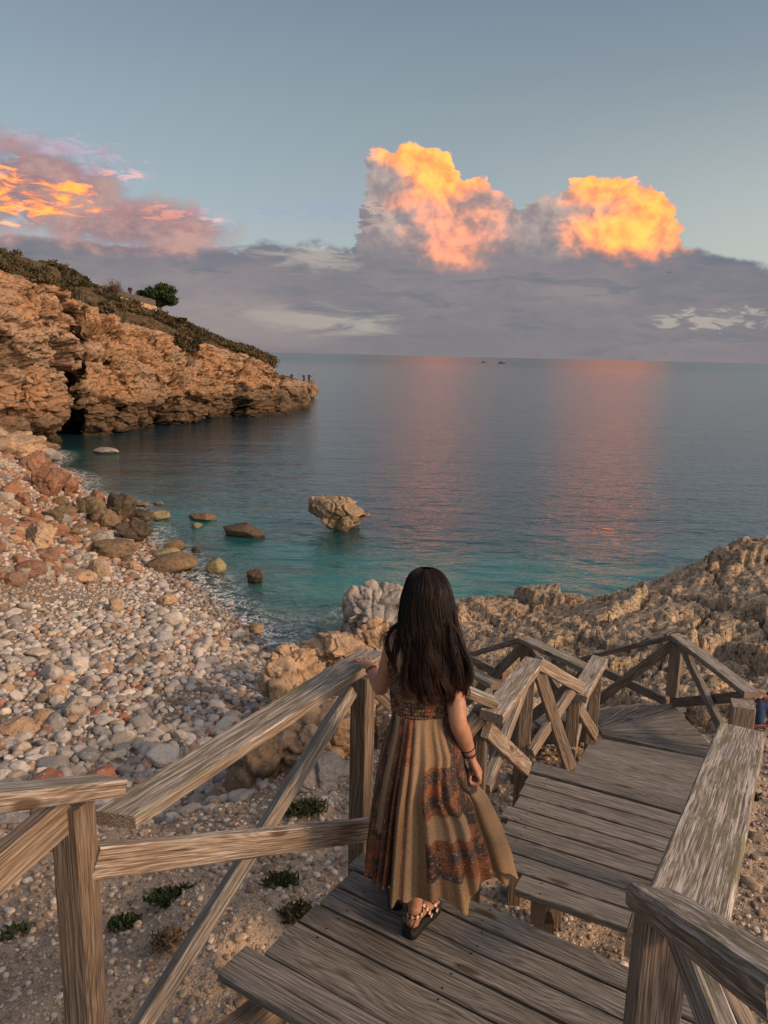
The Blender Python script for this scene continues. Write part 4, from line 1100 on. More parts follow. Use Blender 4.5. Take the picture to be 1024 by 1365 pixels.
def cliff_material():
    m, g = material('cliff_limestone')
    pos = g.n('ShaderNodeNewGeometry').outputs['Position']; pz = g.n('ShaderNodeSeparateXYZ', {'Vector': pos}).outputs[2]
    n0 = g.noise(pos, .12, 4., .6); n1 = g.noise(pos, .7, 6., .65); n2 = g.noise(pos, 3.2, 6., .68); st = g.noise(g.mapv(pos, (.12, .12, 1.3)), 1., 5., .6)
    c = g.mix(g.ss(n1, .36, .64), (.40, .225, .115), (.28, .17, .10))
    c = g.mix(g.m('MULTIPLY', g.ss(n0, .45, .6), .5), c, (.27, .225, .18))
    c = g.mix(g.m('MULTIPLY', g.ss(st, .52, .64), .55), c, (.44, .31, .20))
    c = g.mix(g.m('MULTIPLY', g.ss(n2, .48, .37), .85), c, (.08, .045, .026))  # crack shade painted into the stone colour
    c = g.mix(g.m('MULTIPLY', g.ss(n2, .56, .68), .4), c, (.56, .40, .27))
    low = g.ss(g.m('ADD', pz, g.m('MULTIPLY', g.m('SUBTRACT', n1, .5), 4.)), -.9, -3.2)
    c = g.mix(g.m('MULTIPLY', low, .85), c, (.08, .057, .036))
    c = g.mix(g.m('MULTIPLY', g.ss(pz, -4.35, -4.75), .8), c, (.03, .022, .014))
    gr = g.m('MULTIPLY', g.ss(g.n('ShaderNodeSeparateXYZ', {'Vector': g.n('ShaderNodeNewGeometry').outputs['Normal']}).outputs[2], .6, .85), g.ss(g.noise(pos, .35, 3., .6), .52, .6))
    c = g.mix(g.m('MULTIPLY', gr, .85), c, (.065, .065, .03))
    finish(g, c, .88, g.bump(g.m('ADD', g.m('MULTIPLY', n1, .5), g.m('MULTIPLY', n2, .28)), .85, 1.0), .2)
    return m
def hill_material():
    m, g = material('hillside_earth')
    pos = g.n('ShaderNodeNewGeometry').outputs['Position']; n1 = g.noise(pos, 1.6, 6., .7)
    c = g.mix(g.ss(n1, .42, .58), (.045, .042, .024), (.13, .085, .05))
    finish(g, c, .95, g.bump(n1, .6, .5), .1)
    return m
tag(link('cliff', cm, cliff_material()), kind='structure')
tag(link('hillside', hm, hill_material()), kind='structure')
# closed sea rock off the point
def point_rock(u, v, wpx, hpx, label, seed):
    p = PZ(u, v, SEA); t = (p-Vector((0, 0, CAMH))).length; V, F = rock_shape(wpx*t/FPX/2, wpx*t/FPX/2.2, hpx*t/FPX/2, seed, .7, 5, .08)
    P = V/1.8; V = V*(1+.16*fbm(P, 3, 8)[:, None]); me = mesh_np('sea_rock', V, F); o = link('sea_rock', me, bpy.data.materials['wet_brown_stone']); o.location = (p.x, p.y, SEA+hpx*t/FPX*.28)
    return tag(o, label, 'rock')
point_rock(415, 531, 24, 30, 'dark rock islet off the tip of the cliff where two anglers stand', 21)
point_rock(404, 536, 20, 22, 'brown ledge rock joining the cliff tip to the islet', 22)

# ------------------------------------------------------------------ plants
def leaf_material(name, a, b, tr=.0):
    m, g = material(name)
    gp = g.n('ShaderNodeNewGeometry'); n = g.noise(gp.outputs['Position'], .45, 4., .7); rn = gp.outputs['Random Per Island']
    c = g.mix(g.ss(g.m('ADD', g.m('MULTIPLY', n, 1.3), g.m('MULTIPLY', rn, .4)), .55, 1.1), a, b)
    finish(g, c, .75, None, .2)
    return m
M_MAC = leaf_material('macchia_leaves', (.026, .030, .013), (.105, .075, .038))
M_PIN = leaf_material('pine_needles', (.012, .028, .010), (.035, .06, .018))
M_GRN = leaf_material('fresh_leaves', (.022, .036, .012), (.055, .07, .025))
M_DRY = leaf_material('dry_twigs', (.10, .075, .05), (.17, .13, .09))
def leaf_quads(C, size, rs, stretch=1.6, upb=.3):
    n = len(C); d = rs.normal(size=(n, 3)); d[:, 2] = np.abs(d[:, 2])*.6+upb; d /= np.linalg.norm(d, axis=1, keepdims=True)
    e = np.cross(d, rs.normal(size=(n, 3))); e /= np.linalg.norm(e, axis=1, keepdims=True)
    s = (size*(.6+.8*rs.random(n)))[:, None]
    V = np.stack([C-e*s*.5, C+e*s*.5, C+e*s*.25+d*s*stretch, C-e*s*.25+d*s*stretch], 1).reshape(-1, 3)
    return V, np.arange(n*4).reshape(-1, 4)
# macchia on the hill and cliff top
def scrub():
    rs = np.random.default_rng(12); nh, nc, _ = HILL.shape
    N = 4200; i = rs.random(N)**.9*(nh*.55); j = rs.random(N)**1.15*(nc-1)
    k = TIPW[j.astype(int)] < .5; i, j = i[k], j[k]
    C = HILL[i.astype(int), j.astype(int)]
    dens = fbm(np.c_[C[:, :2]*.16, C[:, 0]*0], 3, 6); k = dens > -.14-.1*(i > 20); C = C[k]
    # it spills over the lip of the cliff on the ledges
    i2 = rs.integers(0, 70, 5000); j2 = rs.integers(0, nc, 5000); E = EDGE[i2, j2]; d2 = fbm(E*.22, 3, 16)+(i2-62)*.018
    E = E[(d2 > .12) & (j2 < nc*.55)]; C = np.vstack([C, E])
    V, F, n = [], [], 0
    for c in C:
        r = rs.uniform(.25, .8)*(1.35 if rs.random() < .08 else 1); m_ = 44
        q = rs.normal(size=(m_, 3)); q /= np.linalg.norm(q, axis=1, keepdims=True); q *= (rs.random(m_)**.5)[:, None]*r; q[:, 2] = np.abs(q[:, 2])*rs.uniform(.35, .75)
        v, f = leaf_quads(c+q, .15, rs, 2.0, .5); V.append(v); F.append(f+n); n += len(v)
    me = mesh_np('scrub', np.concatenate(V), np.concatenate(F)); tag(link('scrub', me, M_MAC, smooth=False), 'low brown-green scrub covering the slope above the cliff', 'scrub', kind='stuff')
scrub()
def near_hill(u, vv):
    """hill surface point whose picture position is nearest to the pixel"""
    best = None; P = HILL[:36:2, ::6].reshape(-1, 3)
    Mi = np.array(MW.inverted()); q = P@Mi[:3, :3].T+Mi[:3, 3]; uu = 512+q[:, 0]/-q[:, 2]*FPX; vq = 682.5-q[:, 1]/-q[:, 2]*FPX
    d = (uu-u)**2+(vq-vv)**2; k = d.argmin(); return Vector(P[k]), float(-q[k, 2])
def tubes(paths, name, mat, parent=None, sides=6):
    V, F, n = [], [], 0
    for pts in paths:
        pts = [(np.array(p), r) for p, r in pts]
        for a, (p, r) in enumerate(pts):
            d = pts[min(a+1, len(pts)-1)][0]-pts[max(a-1, 0)][0]; d = d/(np.linalg.norm(d)+1e-9)
            x = np.cross(d, [.3, .9, .1]); x /= np.linalg.norm(x); y = np.cross(d, x)
            for k in range(sides):
                t = 2*math.pi*k/sides; V.append(p+r*(x*math.cos(t)+y*math.sin(t)))
        f = grid_faces(len(pts), sides, True); F.append(f+n); n += len(pts)*sides
    return link(name, mesh_np(name, np.array(V), np.concatenate(F)), mat, parent)
def tree(u, v0, v1, wpx, label, name='pine_tree', mat=M_PIN, seed=1, dense=1.0, base_uv=None):
    b, t = near_hill(*(base_uv or (u, v1))); s = t/FPX
    ctr = PT(u, (v0+v1)/2, t); rx = wpx*s/2; rz = (v1-v0)*s/2
    root = empty(name, b, label, 'tree' if 'tree' in name else 'shrub')
    rs = np.random.default_rng(seed); b0 = np.array(b)-np.array([0, 0, .4]); c0 = np.array(ctr)
    br = [[(b0, .22), (b0*.5+c0*.5+rs.normal(0, .2, 3), .16), (c0, .07)]]
    for k in range(9):
        d = rs.normal(size=3); d[2] = abs(d[2])*.6; d /= np.linalg.norm(d); m_ = b0*.45+c0*.55
        br.append([(m_, .09), (m_+d*np.array([rx, rx, rz])*.45, .05), (c0+d*np.array([rx, rx, rz])*.8, .02)])
    tubes(br, 'trunk', M_DRY, root)
    lobes = []
    for k in range(15):
        d = rs.normal(size=3); d /= np.linalg.norm(d); d[2] = d[2]*.8+.1
        lobes.append((c0+d*np.array([rx, rx, rz])*rs.uniform(.3, .72), rs.uniform(.26, .42)))
    C = []
    for c, r in lobes:
        m_ = int(520*dense); q = rs.normal(size=(m_, 3)); q /= np.linalg.norm(q, axis=1, keepdims=True); q *= (rs.random(m_)**.35)[:, None]
        C.append(c+q*np.array([rx, rx, rz*.9])*r)
    v, f = leaf_quads(np.concatenate(C), .13, rs, 1.8, .3)
    link('crown', mesh_np('crown', v, f), mat, root, smooth=False)
    return root
tree(212, 376, 420, 62, 'dark round-topped pine at the end of the wall on the headland', seed=2, base_uv=(216, 418))
tree(88, 356, 372, 34, 'small green bush on the skyline above the cliff, left of the wall', 'bush', M_GRN, 4, .35, (88, 372))
tree(243, 422, 436, 18, 'tiny bush below the round pine on the slope', 'bush', M_MAC, 5, .3, (243, 438))
# bare shrub on the skyline
bb, bt = near_hill(151, 388)
root = empty('bare_shrub', bb, 'leafless shrub on the skyline left of the round pine', 'shrub')
rs = np.random.default_rng(9); s = bt/FPX; br = []; c0 = np.array(PT(151, 392, bt))
for k in range(46):
    d = np.array([rs.normal(0, .55), rs.normal(0, .4), abs(rs.normal(.9, .3))]); d /= np.linalg.norm(d); L = 17*s*rs.uniform(.6, 1.05)
    mid = c0+d*L*.5+rs.normal(0, .07, 3); end = c0+d*L+rs.normal(0, .15, 3)
    br.append([(c0, .06), (mid, .035), (end, .015)])
    for _ in range(3): br.append([(mid, .03), (mid+(end-mid)*.5+rs.normal(0, .15, 3), .02), (end+rs.normal(0, .25, 3), .012)])
tubes(br, 'branches', M_DRY, root, 4)
# wall and palisade on the headland
m_w, g_ = material('wall_masonry'); gp = g_.n('ShaderNodeNewGeometry').outputs['Position']; n_ = g_.noise(gp, 1.5, 5., .6); finish(g_, g_.mix(g_.ss(n_, .4, .6), (.40, .27, .16), (.30, .21, .14)), .9, g_.bump(n_, .5, .3))
m_f, g_ = material('grey_fence_wood'); gp = g_.n('ShaderNodeNewGeometry').outputs['Position']; n_ = g_.noise(gp, 2., 5., .6); finish(g_, g_.mix(n_, (.10, .085, .07), (.19, .165, .14)), .9)
wa, ta = near_hill(150, 396); wb_, tb = near_hill(206, 410)
tt0 = ta; tt1 = tb
a0 = PT(140, 393, tt0-1.); a1 = PT(207, 411, tt1-1.)
wroot = empty('boundary_wall', a0, 'long low stone wall topped by a grey palisade on the headland, ending at the round pine', 'wall')
w1 = WB(); w1.bar(a0-Vector((0, 0, .6)), a1-Vector((0, 0, .6)), .4, 1.6, bev=.03, jit=.05, seg=.8); w1.build('stone_wall', m_w, wroot)
w2 = WB(); nP = 60
for i in range(nP):
    p = a0.lerp(a1, i/(nP-1)); w2.bar(p+Vector((0, 0, .15)), p+Vector((0, 0, .95+random.uniform(-.06, .06))), .10, .05, bev=.01, up=(0, 1, 0), jit=.01)
w2.build('palisade', m_f, wroot)

# ------------------------------------------------------------------ green tufts by the decks
def tuft(u, v, z, wpx, hpx, label, mat, seed, n=260, name='green_plant', leaf=.02):
    p = PZ(u, v, z); p.z = hz(p.x, p.y); p2 = Vector((0, 0, CAMH))+(ray(u, v))*((p-Vector((0, 0, CAMH))).length/ray(u, v).length); 
    for _ in range(4):
        q = PZ(u, v, p.z); p = Vector((q.x, q.y, hz(q.x, q.y)))
    t = (p-Vector((0, 0, CAMH))).length; s = t/FPX; rs = np.random.default_rng(seed)
    root = empty(name, p, label, 'plant', 'low plants around the decks')
    C = rs.normal(size=(n, 3)); C = C/np.linalg.norm(C, axis=1, keepdims=True)*(rs.random(n)**.5)[:, None]*np.array([wpx*s/2, wpx*s/2.4, hpx*s*.6]); C[:, 2] = np.abs(C[:, 2])
    zz = base_h(C[:, 0]+p.x, C[:, 1]+p.y)-base_h([p.x], [p.y])[0]
    C[:, 2] += zz
    vv, ff = leaf_quads(C+np.array(p), leaf, rs, 2.2, .4)
    link('leaves', mesh_np('leaves', vv, ff), mat, root, smooth=False)
    st = [[(np.array(p)-np.array([0, 0, .03]), .004), (np.array(p)+C[k]*.6+np.array([0, 0, 0]), .003), (np.array(p)+C[k], .0015)] for k in range(0, min(n, 24))]
    tubes(st, 'stems', M_DRY, root, 4)
for a in ((405, 1082, -1.9, 60, 22, 'bright green creeping plant at the foot of the brown rock', M_GRN, 1, 700),
          (235, 1200, -1.6, 70, 13, 'green straggling plant on the earth below the lower rail, left of the brace', M_GRN, 2, 520),
          (165, 1235, -1.6, 38, 10, 'small green sprout patch left below the lower rail', M_GRN, 3, 260),
          (375, 1180, -1.7, 45, 22, 'olive tuft right of the brace near the landing', M_GRN, 4, 260),
          (395, 1225, -1.5, 40, 30, 'dry grey-green tuft beside the landing board ends', M_MAC, 5, 320),
          (20, 1245, -1.5, 34, 10, 'small green sprout at the left edge by the post', M_GRN, 6, 160),
          (225, 1260, -1.5, 60, 26, 'thin dry twiggy plant beneath the brace', M_DRY, 8, 160),
          (1003, 1065, -1.5, 14, 10, 'tiny green plant right of the broad handrail', M_GRN, 9, 120),
          (700, 1040, -1.8, 50, 26, 'dark green plant in the shade under the steps', M_GRN, 10, 300),
          (640, 915, -2.8, 30, 16, 'green plant on the rocks behind the lower steps', M_GRN, 11, 160)):
    tuft(*a)
# ------------------------------------------------------------------ people: lofted limbs fused into one skin
def catmull(A, n):
    A = np.asarray(A, float); m = len(A); t = np.linspace(0, m-1, n); i = np.clip(t.astype(int), 0, m-2); f = (t-i)[:, None]
    g = lambda k: A[np.clip(k, 0, m-1)]
    p0, p1, p2, p3 = g(i-1), g(i), g(i+1), g(i+2)
    return .5*((2*p1)+(-p0+p2)*f+(2*p0-5*p1+4*p2-p3)*f*f+(-p0+3*p1-3*p2+p3)*f**3)
def loft(pts, sides=20, n=None, side=(1, 0, 0)):
    """pts: (x,y,z, ra, rb); ra along `side`, rb across; rounded ends"""
    A = np.array([list(p[0])+[p[1], p[2] if len(p) > 2 else p[1]] for p in pts], float)
    n = n or max(8, 5*len(pts)); C = catmull(A, n); P = C[:, :3]; d = np.gradient(P, axis=0); d /= np.linalg.norm(d, axis=1, keepdims=True)+1e-9
    L0, L1 = P[0]-d[0]*C[0, 3:].min()*.8, P[-1]+d[-1]*C[-1, 3:].min()*.8
    S = np.array(side, float); V = []
    th = np.linspace(0, 2*math.pi, sides, endpoint=False)
    for k in range(n):
        x = S-d[k]*(S@d[k]); x /= np.linalg.norm(x); y = np.cross(d[k], x)
        V.append(P[k]+C[k, 3]*np.cos(th)[:, None]*x+C[k, 4]*np.sin(th)[:, None]*y)
    def cap(k, tip, f): 
        c = P[k]+(tip-P[k])*.75; return c+(V[k]-P[k])*.6
    rings = [cap(0, L0, 0)]+V+[cap(n-1, L1, 0)]
    VV = np.concatenate(rings+[L0[None], L1[None]]); nr = len(rings); F4 = grid_faces(nr, sides, True)
    a = nr*sides; tri = [(i, (i+1) % sides, a)[::-1] for i in range(sides)]+[((nr-1)*sides+i, (nr-1)*sides+(i+1) % sides, a+1) for i in range(sides)]
    return VV, F4, np.array(tri)
def ellipsoid(c, r, rot=None):
    V, F = ICO[4]; V = V*np.array(r)
    if rot is not None: V = V@np.array(rot).T
    return V+np.array(c), np.zeros((0, 4), int), F
def fuse(name, pieces, voxel, mat, parent, smooth=3, attrs=None):
    V, F4, F3, n = [], [], [], 0
    for v, q, t in pieces:
        V.append(v); F4.append(q+n); F3.append(t+n); n += len(v)
    me = mesh_np(name+'_src', np.concatenate(V), [np.concatenate(F4), np.concatenate(F3)])
    o = bpy.data.objects.new('tmp', me); COL.objects.link(o)
    md = o.modifiers.new('r', 'REMESH'); md.mode = 'VOXEL'; md.voxel_size = voxel; md.adaptivity = 0
    ms = o.modifiers.new('s', 'SMOOTH'); ms.iterations = smooth; ms.factor = .5
    dg = bpy.context.evaluated_depsgraph_get(); me2 = bpy.data.meshes.new_from_object(o.evaluated_get(dg)); me2.name = name
    bpy.data.objects.remove(o); bpy.data.meshes.remove(me)
    return link(name, me2, mat, parent)
def skin_material(name, c=(.33, .165, .10)):
    m, g = material(name); gp = g.n('ShaderNodeNewGeometry').outputs['Position']
    n = g.noise(gp, 28., 4., .6); c2 = g.mix(g.ss(n, .35, .65), tuple(x*.88 for x in c), tuple(min(1, x*1.08) for x in c))
    finish(g, c2, .52, g.bump(g.noise(gp, 420., 2., .5), .12, .002), .35, Subsurface_Weight=.12, Subsurface_Radius=(.02, .008, .004), Subsurface_Scale=.5)
    return m
def plain(name, c, rough=.8, spec=.3, bump_scale=None):
    m, g = material(name); gp = g.n('ShaderNodeNewGeometry').outputs['Position']; n = g.noise(gp, bump_scale or 60., 4., .6)
    finish(g, g.mix(n, tuple(x*.75 for x in c), tuple(min(1, x*1.2) for x in c)), rough, g.bump(n, .3, .01), spec); return m
v3 = lambda *a: np.array(a, float)
W = empty('person', PZ(556, 1215, 0), 'woman with long dark hair and a patchwork maxi dress, one hand on the rail', 'person')
nA = lambda p: np.array(tuple(p))
pelvis = nA(PY(563, 1010, 3.0)); waist = nA(PY(562, 948, 3.03)); chest = nA(PY(563, 880, 3.06)); neck = nA(PY(566, 836, 3.09)); headc = nA(PY(567, 797, 3.13))
shL = nA(PY(527, 856, 3.09)); shR = nA(PY(601, 866, 3.05))
elL = nA(PT(508, 917, 3.43)); elR = nA(PY(611, 963, 2.92)); wrR = nA(PY(628, 1009, 2.985))
# handrail height where the hand rests
ra, rb_ = PT(152, 1093, 2.47), PT(497, 873, 3.80)
hp = PZ(484, 880, .999); fr_ = ((hp.xy-ra.xy).dot((rb_-ra).xy))/((rb_-ra).xy.length_squared); ZR = ra.z+(rb_.z-ra.z)*fr_+.027
wrL = nA(PZ(493, 889, ZR+.042)); knL = nA(PZ(482, 877, ZR+.030))
P_ = []
# torso
P_.append(loft([(pelvis+v3(0, 0, -.07), .13, .09), (pelvis, .142, .10), (pelvis+v3(0, 0, .08), .135, .095), (waist, .122, .085), (waist*.5+chest*.5, .130, .09), (chest, .142, .098), (chest+v3(0, .01, .07), .135, .09), (neck+v3(0, 0, -.035), .085, .07)], 28))
P_.append(loft([(neck+v3(0, -.005, -.05), .062), (neck, .052), (neck*.45+headc*.55, .050), (headc, .05)], 18))
P_.append(ellipsoid(headc+v3(0, .0, .018), (.074, .092, .100)))
P_.append(ellipsoid(headc+v3(0, .038, -.045), (.052, .055, .062)))                 # jaw
P_.append(loft([(headc+v3(0, .088, .015), .008), (headc+v3(0, .106, -.012), .011), (headc+v3(0, .100, -.022), .014)], 10))  # nose
for s in (-1, 1):
    P_.append(ellipsoid(headc+v3(s*.074, .0, -.005), (.010, .018, .030)))           # ears
    P_.append(ellipsoid(headc+v3(s*.030, .080, .010), (.016, .014, .010)))          # lids
    P_.append(ellipsoid(headc+v3(s*.012, .088, -.052), (.016, .012, .007)))         # lips
# shoulders and arms
P_.append(loft([(neck+v3(-.02, 0, -.03), .045), (neck*.4+shL*.6+v3(0, 0, .005), .047), (shL, .046)], 18))
P_.append(loft([(neck+v3(.02, 0, -.03), .045), (neck*.4+shR*.6+v3(0, 0, .005), .047), (shR, .048)], 18))
P_.append(loft([(shL, .048), (shL*.6+elL*.4, .041), (shL*.25+elL*.75, .036), (elL, .034), (elL*.7+wrL*.3, .035), (elL*.35+wrL*.65, .028), (wrL, .0215, .017)], 20))
P_.append(loft([(shR, .050), (shR*.65+elR*.35, .047), (shR*.3+elR*.7, .041), (elR, .037), (elR*.7+wrR*.3, .038), (elR*.3+wrR*.7, .030), (wrR, .023, .018)], 20))
# left hand lying on the rail, palm down
f = knL-wrL; f[2] = 0; f /= np.linalg.norm(f); up = v3(0, 0, 1); sd_ = np.cross(f, up)      # sd_: to her right (thumb side of a left hand)
P_.append(loft([(wrL, .022, .017), (wrL+f*.035+up*-.006, .031, .016), (wrL+f*.075-up*.012, .036, .0145), (wrL+f*.090-up*.016, .034, .012)], 18, side=sd_))
kn0 = wrL+f*.088-up*.014
for k, (off, ln, sp) in enumerate(((.028, .062, .20), (.0095, .070, .06), (-.0095, .066, -.08), (-.027, .052, -.26))):
    dd = f+sd_*sp; dd /= np.linalg.norm(dd); b = kn0+sd_*off
    P_.append(loft([(b-dd*.018, .0098), (b, .0096), (b+dd*ln*.42+up*.003, .0086), (b+dd*ln*.75-up*.004, .0078), (b+dd*ln-up*.012, .0064)], 12))
tb_ = wrL+f*.022+sd_*.022-up*.008
P_.append(loft([(tb_-f*.006, .013), (tb_+sd_*.020+f*.022, .0115), (tb_+sd_*.030+f*.045-up*.006, .0095), (tb_+sd_*.032+f*.066-up*.012, .0075)], 12))
# right hand closed on a fold of the skirt
hR = nA(PY(637, 1032, 2.985)); f = hR-wrR; f /= np.linalg.norm(f); sR = v3(0, 1, 0)-f*f[1]; sR /= np.linalg.norm(sR); nR = np.cross(f, sR)   # sR: thumb side (forward), nR: across
if nR[0] < 0: nR = -nR                                                                    # back of hand faces right/outwards
P_.append(loft([(wrR, .0225, .018), (wrR+f*.035, .032, .018), (wrR+f*.075+nR*.004, .038, .019), (wrR+f*.085, .036, .016)], 18, side=sR))
k0 = wrR+f*.082
for off, ln in ((.030, .95), (.010, 1.05), (-.010, 1.), (-.029, .85)):
    b = k0+sR*off
    P_.append(loft([(b-f*.012, .0105), (b+f*.012*ln+nR*.004, .0102), (b+f*.034*ln-nR*.010, .0095), (b+f*.026*ln-nR*.034, .0088), (b+f*.004-nR*.040, .0082), (b-f*.012-nR*.030, .0072)], 12))
b = wrR+f*.028+sR*.028
P_.append(loft([(b, .0135), (b+sR*.016+f*.026-nR*.010, .0118), (b+sR*.010+f*.052-nR*.024, .0100), (b-sR*.002+f*.066-nR*.040, .0080)], 12))
# legs and feet
def leg(hip, knee, heel, toe):
    d = toe-heel; d[2] = 0; L = np.linalg.norm(d); d /= L; s = np.cross(d, up); ank = heel+d*.035+v3(0, 0, .075)
    out = [loft([(hip, .085), (hip*.5+knee*.5, .070), (knee, .052), (knee*.6+ank*.4+v3(0, -.012, 0), .053), (knee*.25+ank*.75, .035), (ank, .031)], 20)]
    out.append(loft([(ank+v3(0, 0, .01), .031, .033), (ank-v3(0, 0, .035)-d*.008, .031, .033), (heel+v3(0, 0, .022)+d*.012, .031, .028)], 16))
    out.append(loft([(heel+d*.005+v3(0, 0, .026), .028, .024), (heel+d*.06+v3(0, 0, .040), .030, .032), (heel+d*.12+v3(0, 0, .030), .036, .024), (heel+d*.165+v3(0, 0, .020), .042, .016), (heel+d*.185+v3(0, 0, .016), .041, .012)], 18, side=s))
    for k, (o, l, r) in enumerate(((.029, .052, .0125), (.010, .048, .0090), (-.006, .043, .0085), (-.021, .036, .0080), (-.034, .028, .0076))):
        o = o*(s@v3(-1 if toe[0] > heel[0]-.5 else 1, 0, 0) and 1)
        b = heel+d*.180+s*(-o)+v3(0, 0, .013); out.append(loft([(b-d*.02, r), (b+d*l*.5+v3(0, 0, .004), r), (b+d*l*.95-v3(0, 0, .002), r*.9)], 12))
    return out, d, s, ank
SOLE = .032
heelR = nA(PZ(547, 1238, SOLE)); toeR = nA(PZ(580, 1197, SOLE)); heelL = nA(PZ(527, 1200, SOLE)); toeL = nA(PZ(526, 1158, SOLE))
oR, dR, sRf, anR = leg(pelvis+v3(.08, 0, -.05), nA(PY(560, 1120, 3.04)), heelR, toeR)
oL, dL, sLf, anL = leg(pelvis+v3(-.08, 0, -.05), nA(PY(535, 1110, 3.08)), heelL, toeL)
P_ += oR+oL
M_SKIN = skin_material('tanned_skin')
body = fuse('body', P_, .0042, M_SKIN, W, 4)
m_eye = plain('eye_white', (.75, .72, .68), .3)
for s in (-1, 1):
    V, F = ICO[3]; link('eye', mesh_np('eye', V*.0115+headc+v3(s*.030, .084, .010), F), m_eye, body)

# ---- sandals
m_sole = plain('black_rubber', (.012, .012, .012), .6)
def strap_material():
    m, g = material('patterned_webbing'); gc = g.attr('gc')
    sx = g.n('ShaderNodeSeparateXYZ', {'Vector': gc}).outputs
    zig = g.m('PINGPONG', g.m('ADD', g.m('MULTIPLY', sx[0], 1.), 0.), .012); k = g.m('GREATER_THAN', g.m('SUBTRACT', zig, g.m('ABSOLUTE', g.m('MULTIPLY', sx[1], .8))), .002)
    k2 = g.m('LESS_THAN', g.m('PINGPONG', g.m('ADD', sx[0], .006), .012), .0022)
    c = g.mix(k, (.02, .018, .02), (.55, .45, .38)); c = g.mix(k2, c, (.30, .10, .07)); finish(g, c, .8); return m
M_STRAP = strap_material()
def band(name, pts, w, n, mat, parent, thick=.003, wdir=None):
    """flat strap following pts, width w along wdir"""
    C = catmull(np.array(pts), n); d = np.gradient(C, axis=0); d /= np.linalg.norm(d, axis=1, keepdims=True)
    s = np.r_[0, np.cumsum(np.linalg.norm(np.diff(C, axis=0), axis=1))]
    V, gc = [], []
    for k in range(n):
        wd = np.array(wdir[k] if isinstance(wdir, list) else wdir, float); wd = wd-d[k]*(wd@d[k]); wd /= np.linalg.norm(wd); nn_ = np.cross(d[k], wd)
        for a, e in ((-1, -1), (1, -1), (1, 1), (-1, 1)): V.append(C[k]+wd*a*w/2+nn_*e*thick/2); gc.append((s[k], a*w/2, 0))
    return link(name, mesh_np(name, np.array(V), grid_faces(n, 4, True), {'gc': np.array(gc)}), mat, parent, smooth=False)
def sandal(heel, d, s, ank):
    # sole outline
    prof = [(-.030, .012), (-.024, .028), (-.005, .036), (.05, .036), (.10, .040), (.16, .050), (.20, .048), (.232, .034), (.243, .012)]
    pr = catmull(np.array(prof), 30); V = []
    out = [(a, b) for a, b in pr]+[(a, -b*.92) for a, b in pr[::-1]]
    n = len(out)
    for zz, k in ((0.0015-SOLE, .96), (.003-SOLE, 1.), (-.004, 1.), (0.000, .975)):
        for a, b in out: V.append(heel+d*(.1+(a-.1)*k)+s*b*k+v3(0, 0, zz))
    F4 = grid_faces(4, n, True); V.append(heel+d*.1+v3(0, 0, 0.0)); V.append(heel+d*.1+v3(0, 0, .0015-SOLE))
    F3 = [(3*n+i, 3*n+(i+1) % n, 4*n) for i in range(n)]+[((i+1) % n, i, 4*n+1) for i in range(n)]
    me = mesh_np('sandal', np.array(V), [F4, np.array(F3)]); so = link('sandal', me, m_sole, W)
    a_ = lambda f_, b, z: heel+d*f_+s*b+v3(0, 0, z)
    band('strap', [a_(.155, .050, -.004), a_(.158, .047, .018), a_(.160, .028, .038), a_(.162, 0, .043), a_(.160, -.028, .036), a_(.155, -.044, .016), a_(.152, -.046, -.004)], .022, 26, M_STRAP, so, wdir=tuple(d))
    band('strap', [a_(.120, .044, -.004), a_(.105, .040, .025), a_(.088, .024, .062), a_(.085, 0, .072), a_(.09, -.02, .060), a_(.11, -.038, .02), a_(.12, -.042, -.004)], .018, 26, M_STRAP, so, wdir=tuple(d))
    ring = [ank+v3(0, 0, -.012)+(d*math.cos(t)*.040+s*math.sin(t)*.0355) for t in np.linspace(0, 2*math.pi, 15)]
    band('ankle_strap', ring, .022, 40, M_STRAP, so, wdir=(0, 0, 1))
    band('heel_strap', [a_(-.022, .026, -.004), a_(-.024, .020, .022), a_(-.012, .030, .060)], .016, 12, m_sole, so, wdir=tuple(d+v3(0, 0, .2)))
    band('heel_strap', [a_(-.022, -.026, -.004), a_(-.024, -.020, .022), a_(-.012, -.030, .060)], .016, 12, m_sole, so, wdir=tuple(d+v3(0, 0, .2)))
sandal(heelR, dR, sRf, anR); sandal(heelL, dL, sLf, anL)

# ---- bracelet and hair ties
def torus(name, c, axis, R_, r, mat, ell=1.0):
    q = Vector(axis).to_track_quat('Z', 'Y').to_matrix(); A = np.array(q); n, m_ = 40, 8; V = []
    for i in range(n):
        t = 2*math.pi*i/n
        for j in range(m_):
            p = 2*math.pi*j/m_; rr = R_+r*math.cos(p); V.append(A@v3(rr*math.cos(t), rr*math.sin(t)*ell, r*math.sin(p))+c)
    F = grid_faces(n, m_, True); i = np.arange(m_); L = (n-1)*m_; F = np.vstack([F, np.stack([L+i, L+(i+1) % m_, (i+1) % m_, i], 1)])
    return link(name, mesh_np(name, np.array(V), F), mat, W)
m_tie = plain('black_elastic', (.012, .011, .011), .6); m_brc = plain('dark_bracelet', (.05, .03, .022), .4)
ax = elL-wrL
torus('bracelet', wrL+ax*.10, ax, .0255, .0024, m_brc); torus('bracelet', wrL+ax*.13, ax, .0265, .0016, m_brc)
ax = elR-wrR
torus('hair_tie', wrR+ax*.10, ax+v3(.01, .03, 0), .0275, .0032, m_tie); torus('hair_tie', wrR+ax*.26, ax+v3(-.01, .05, 0), .0305, .0030, m_tie)

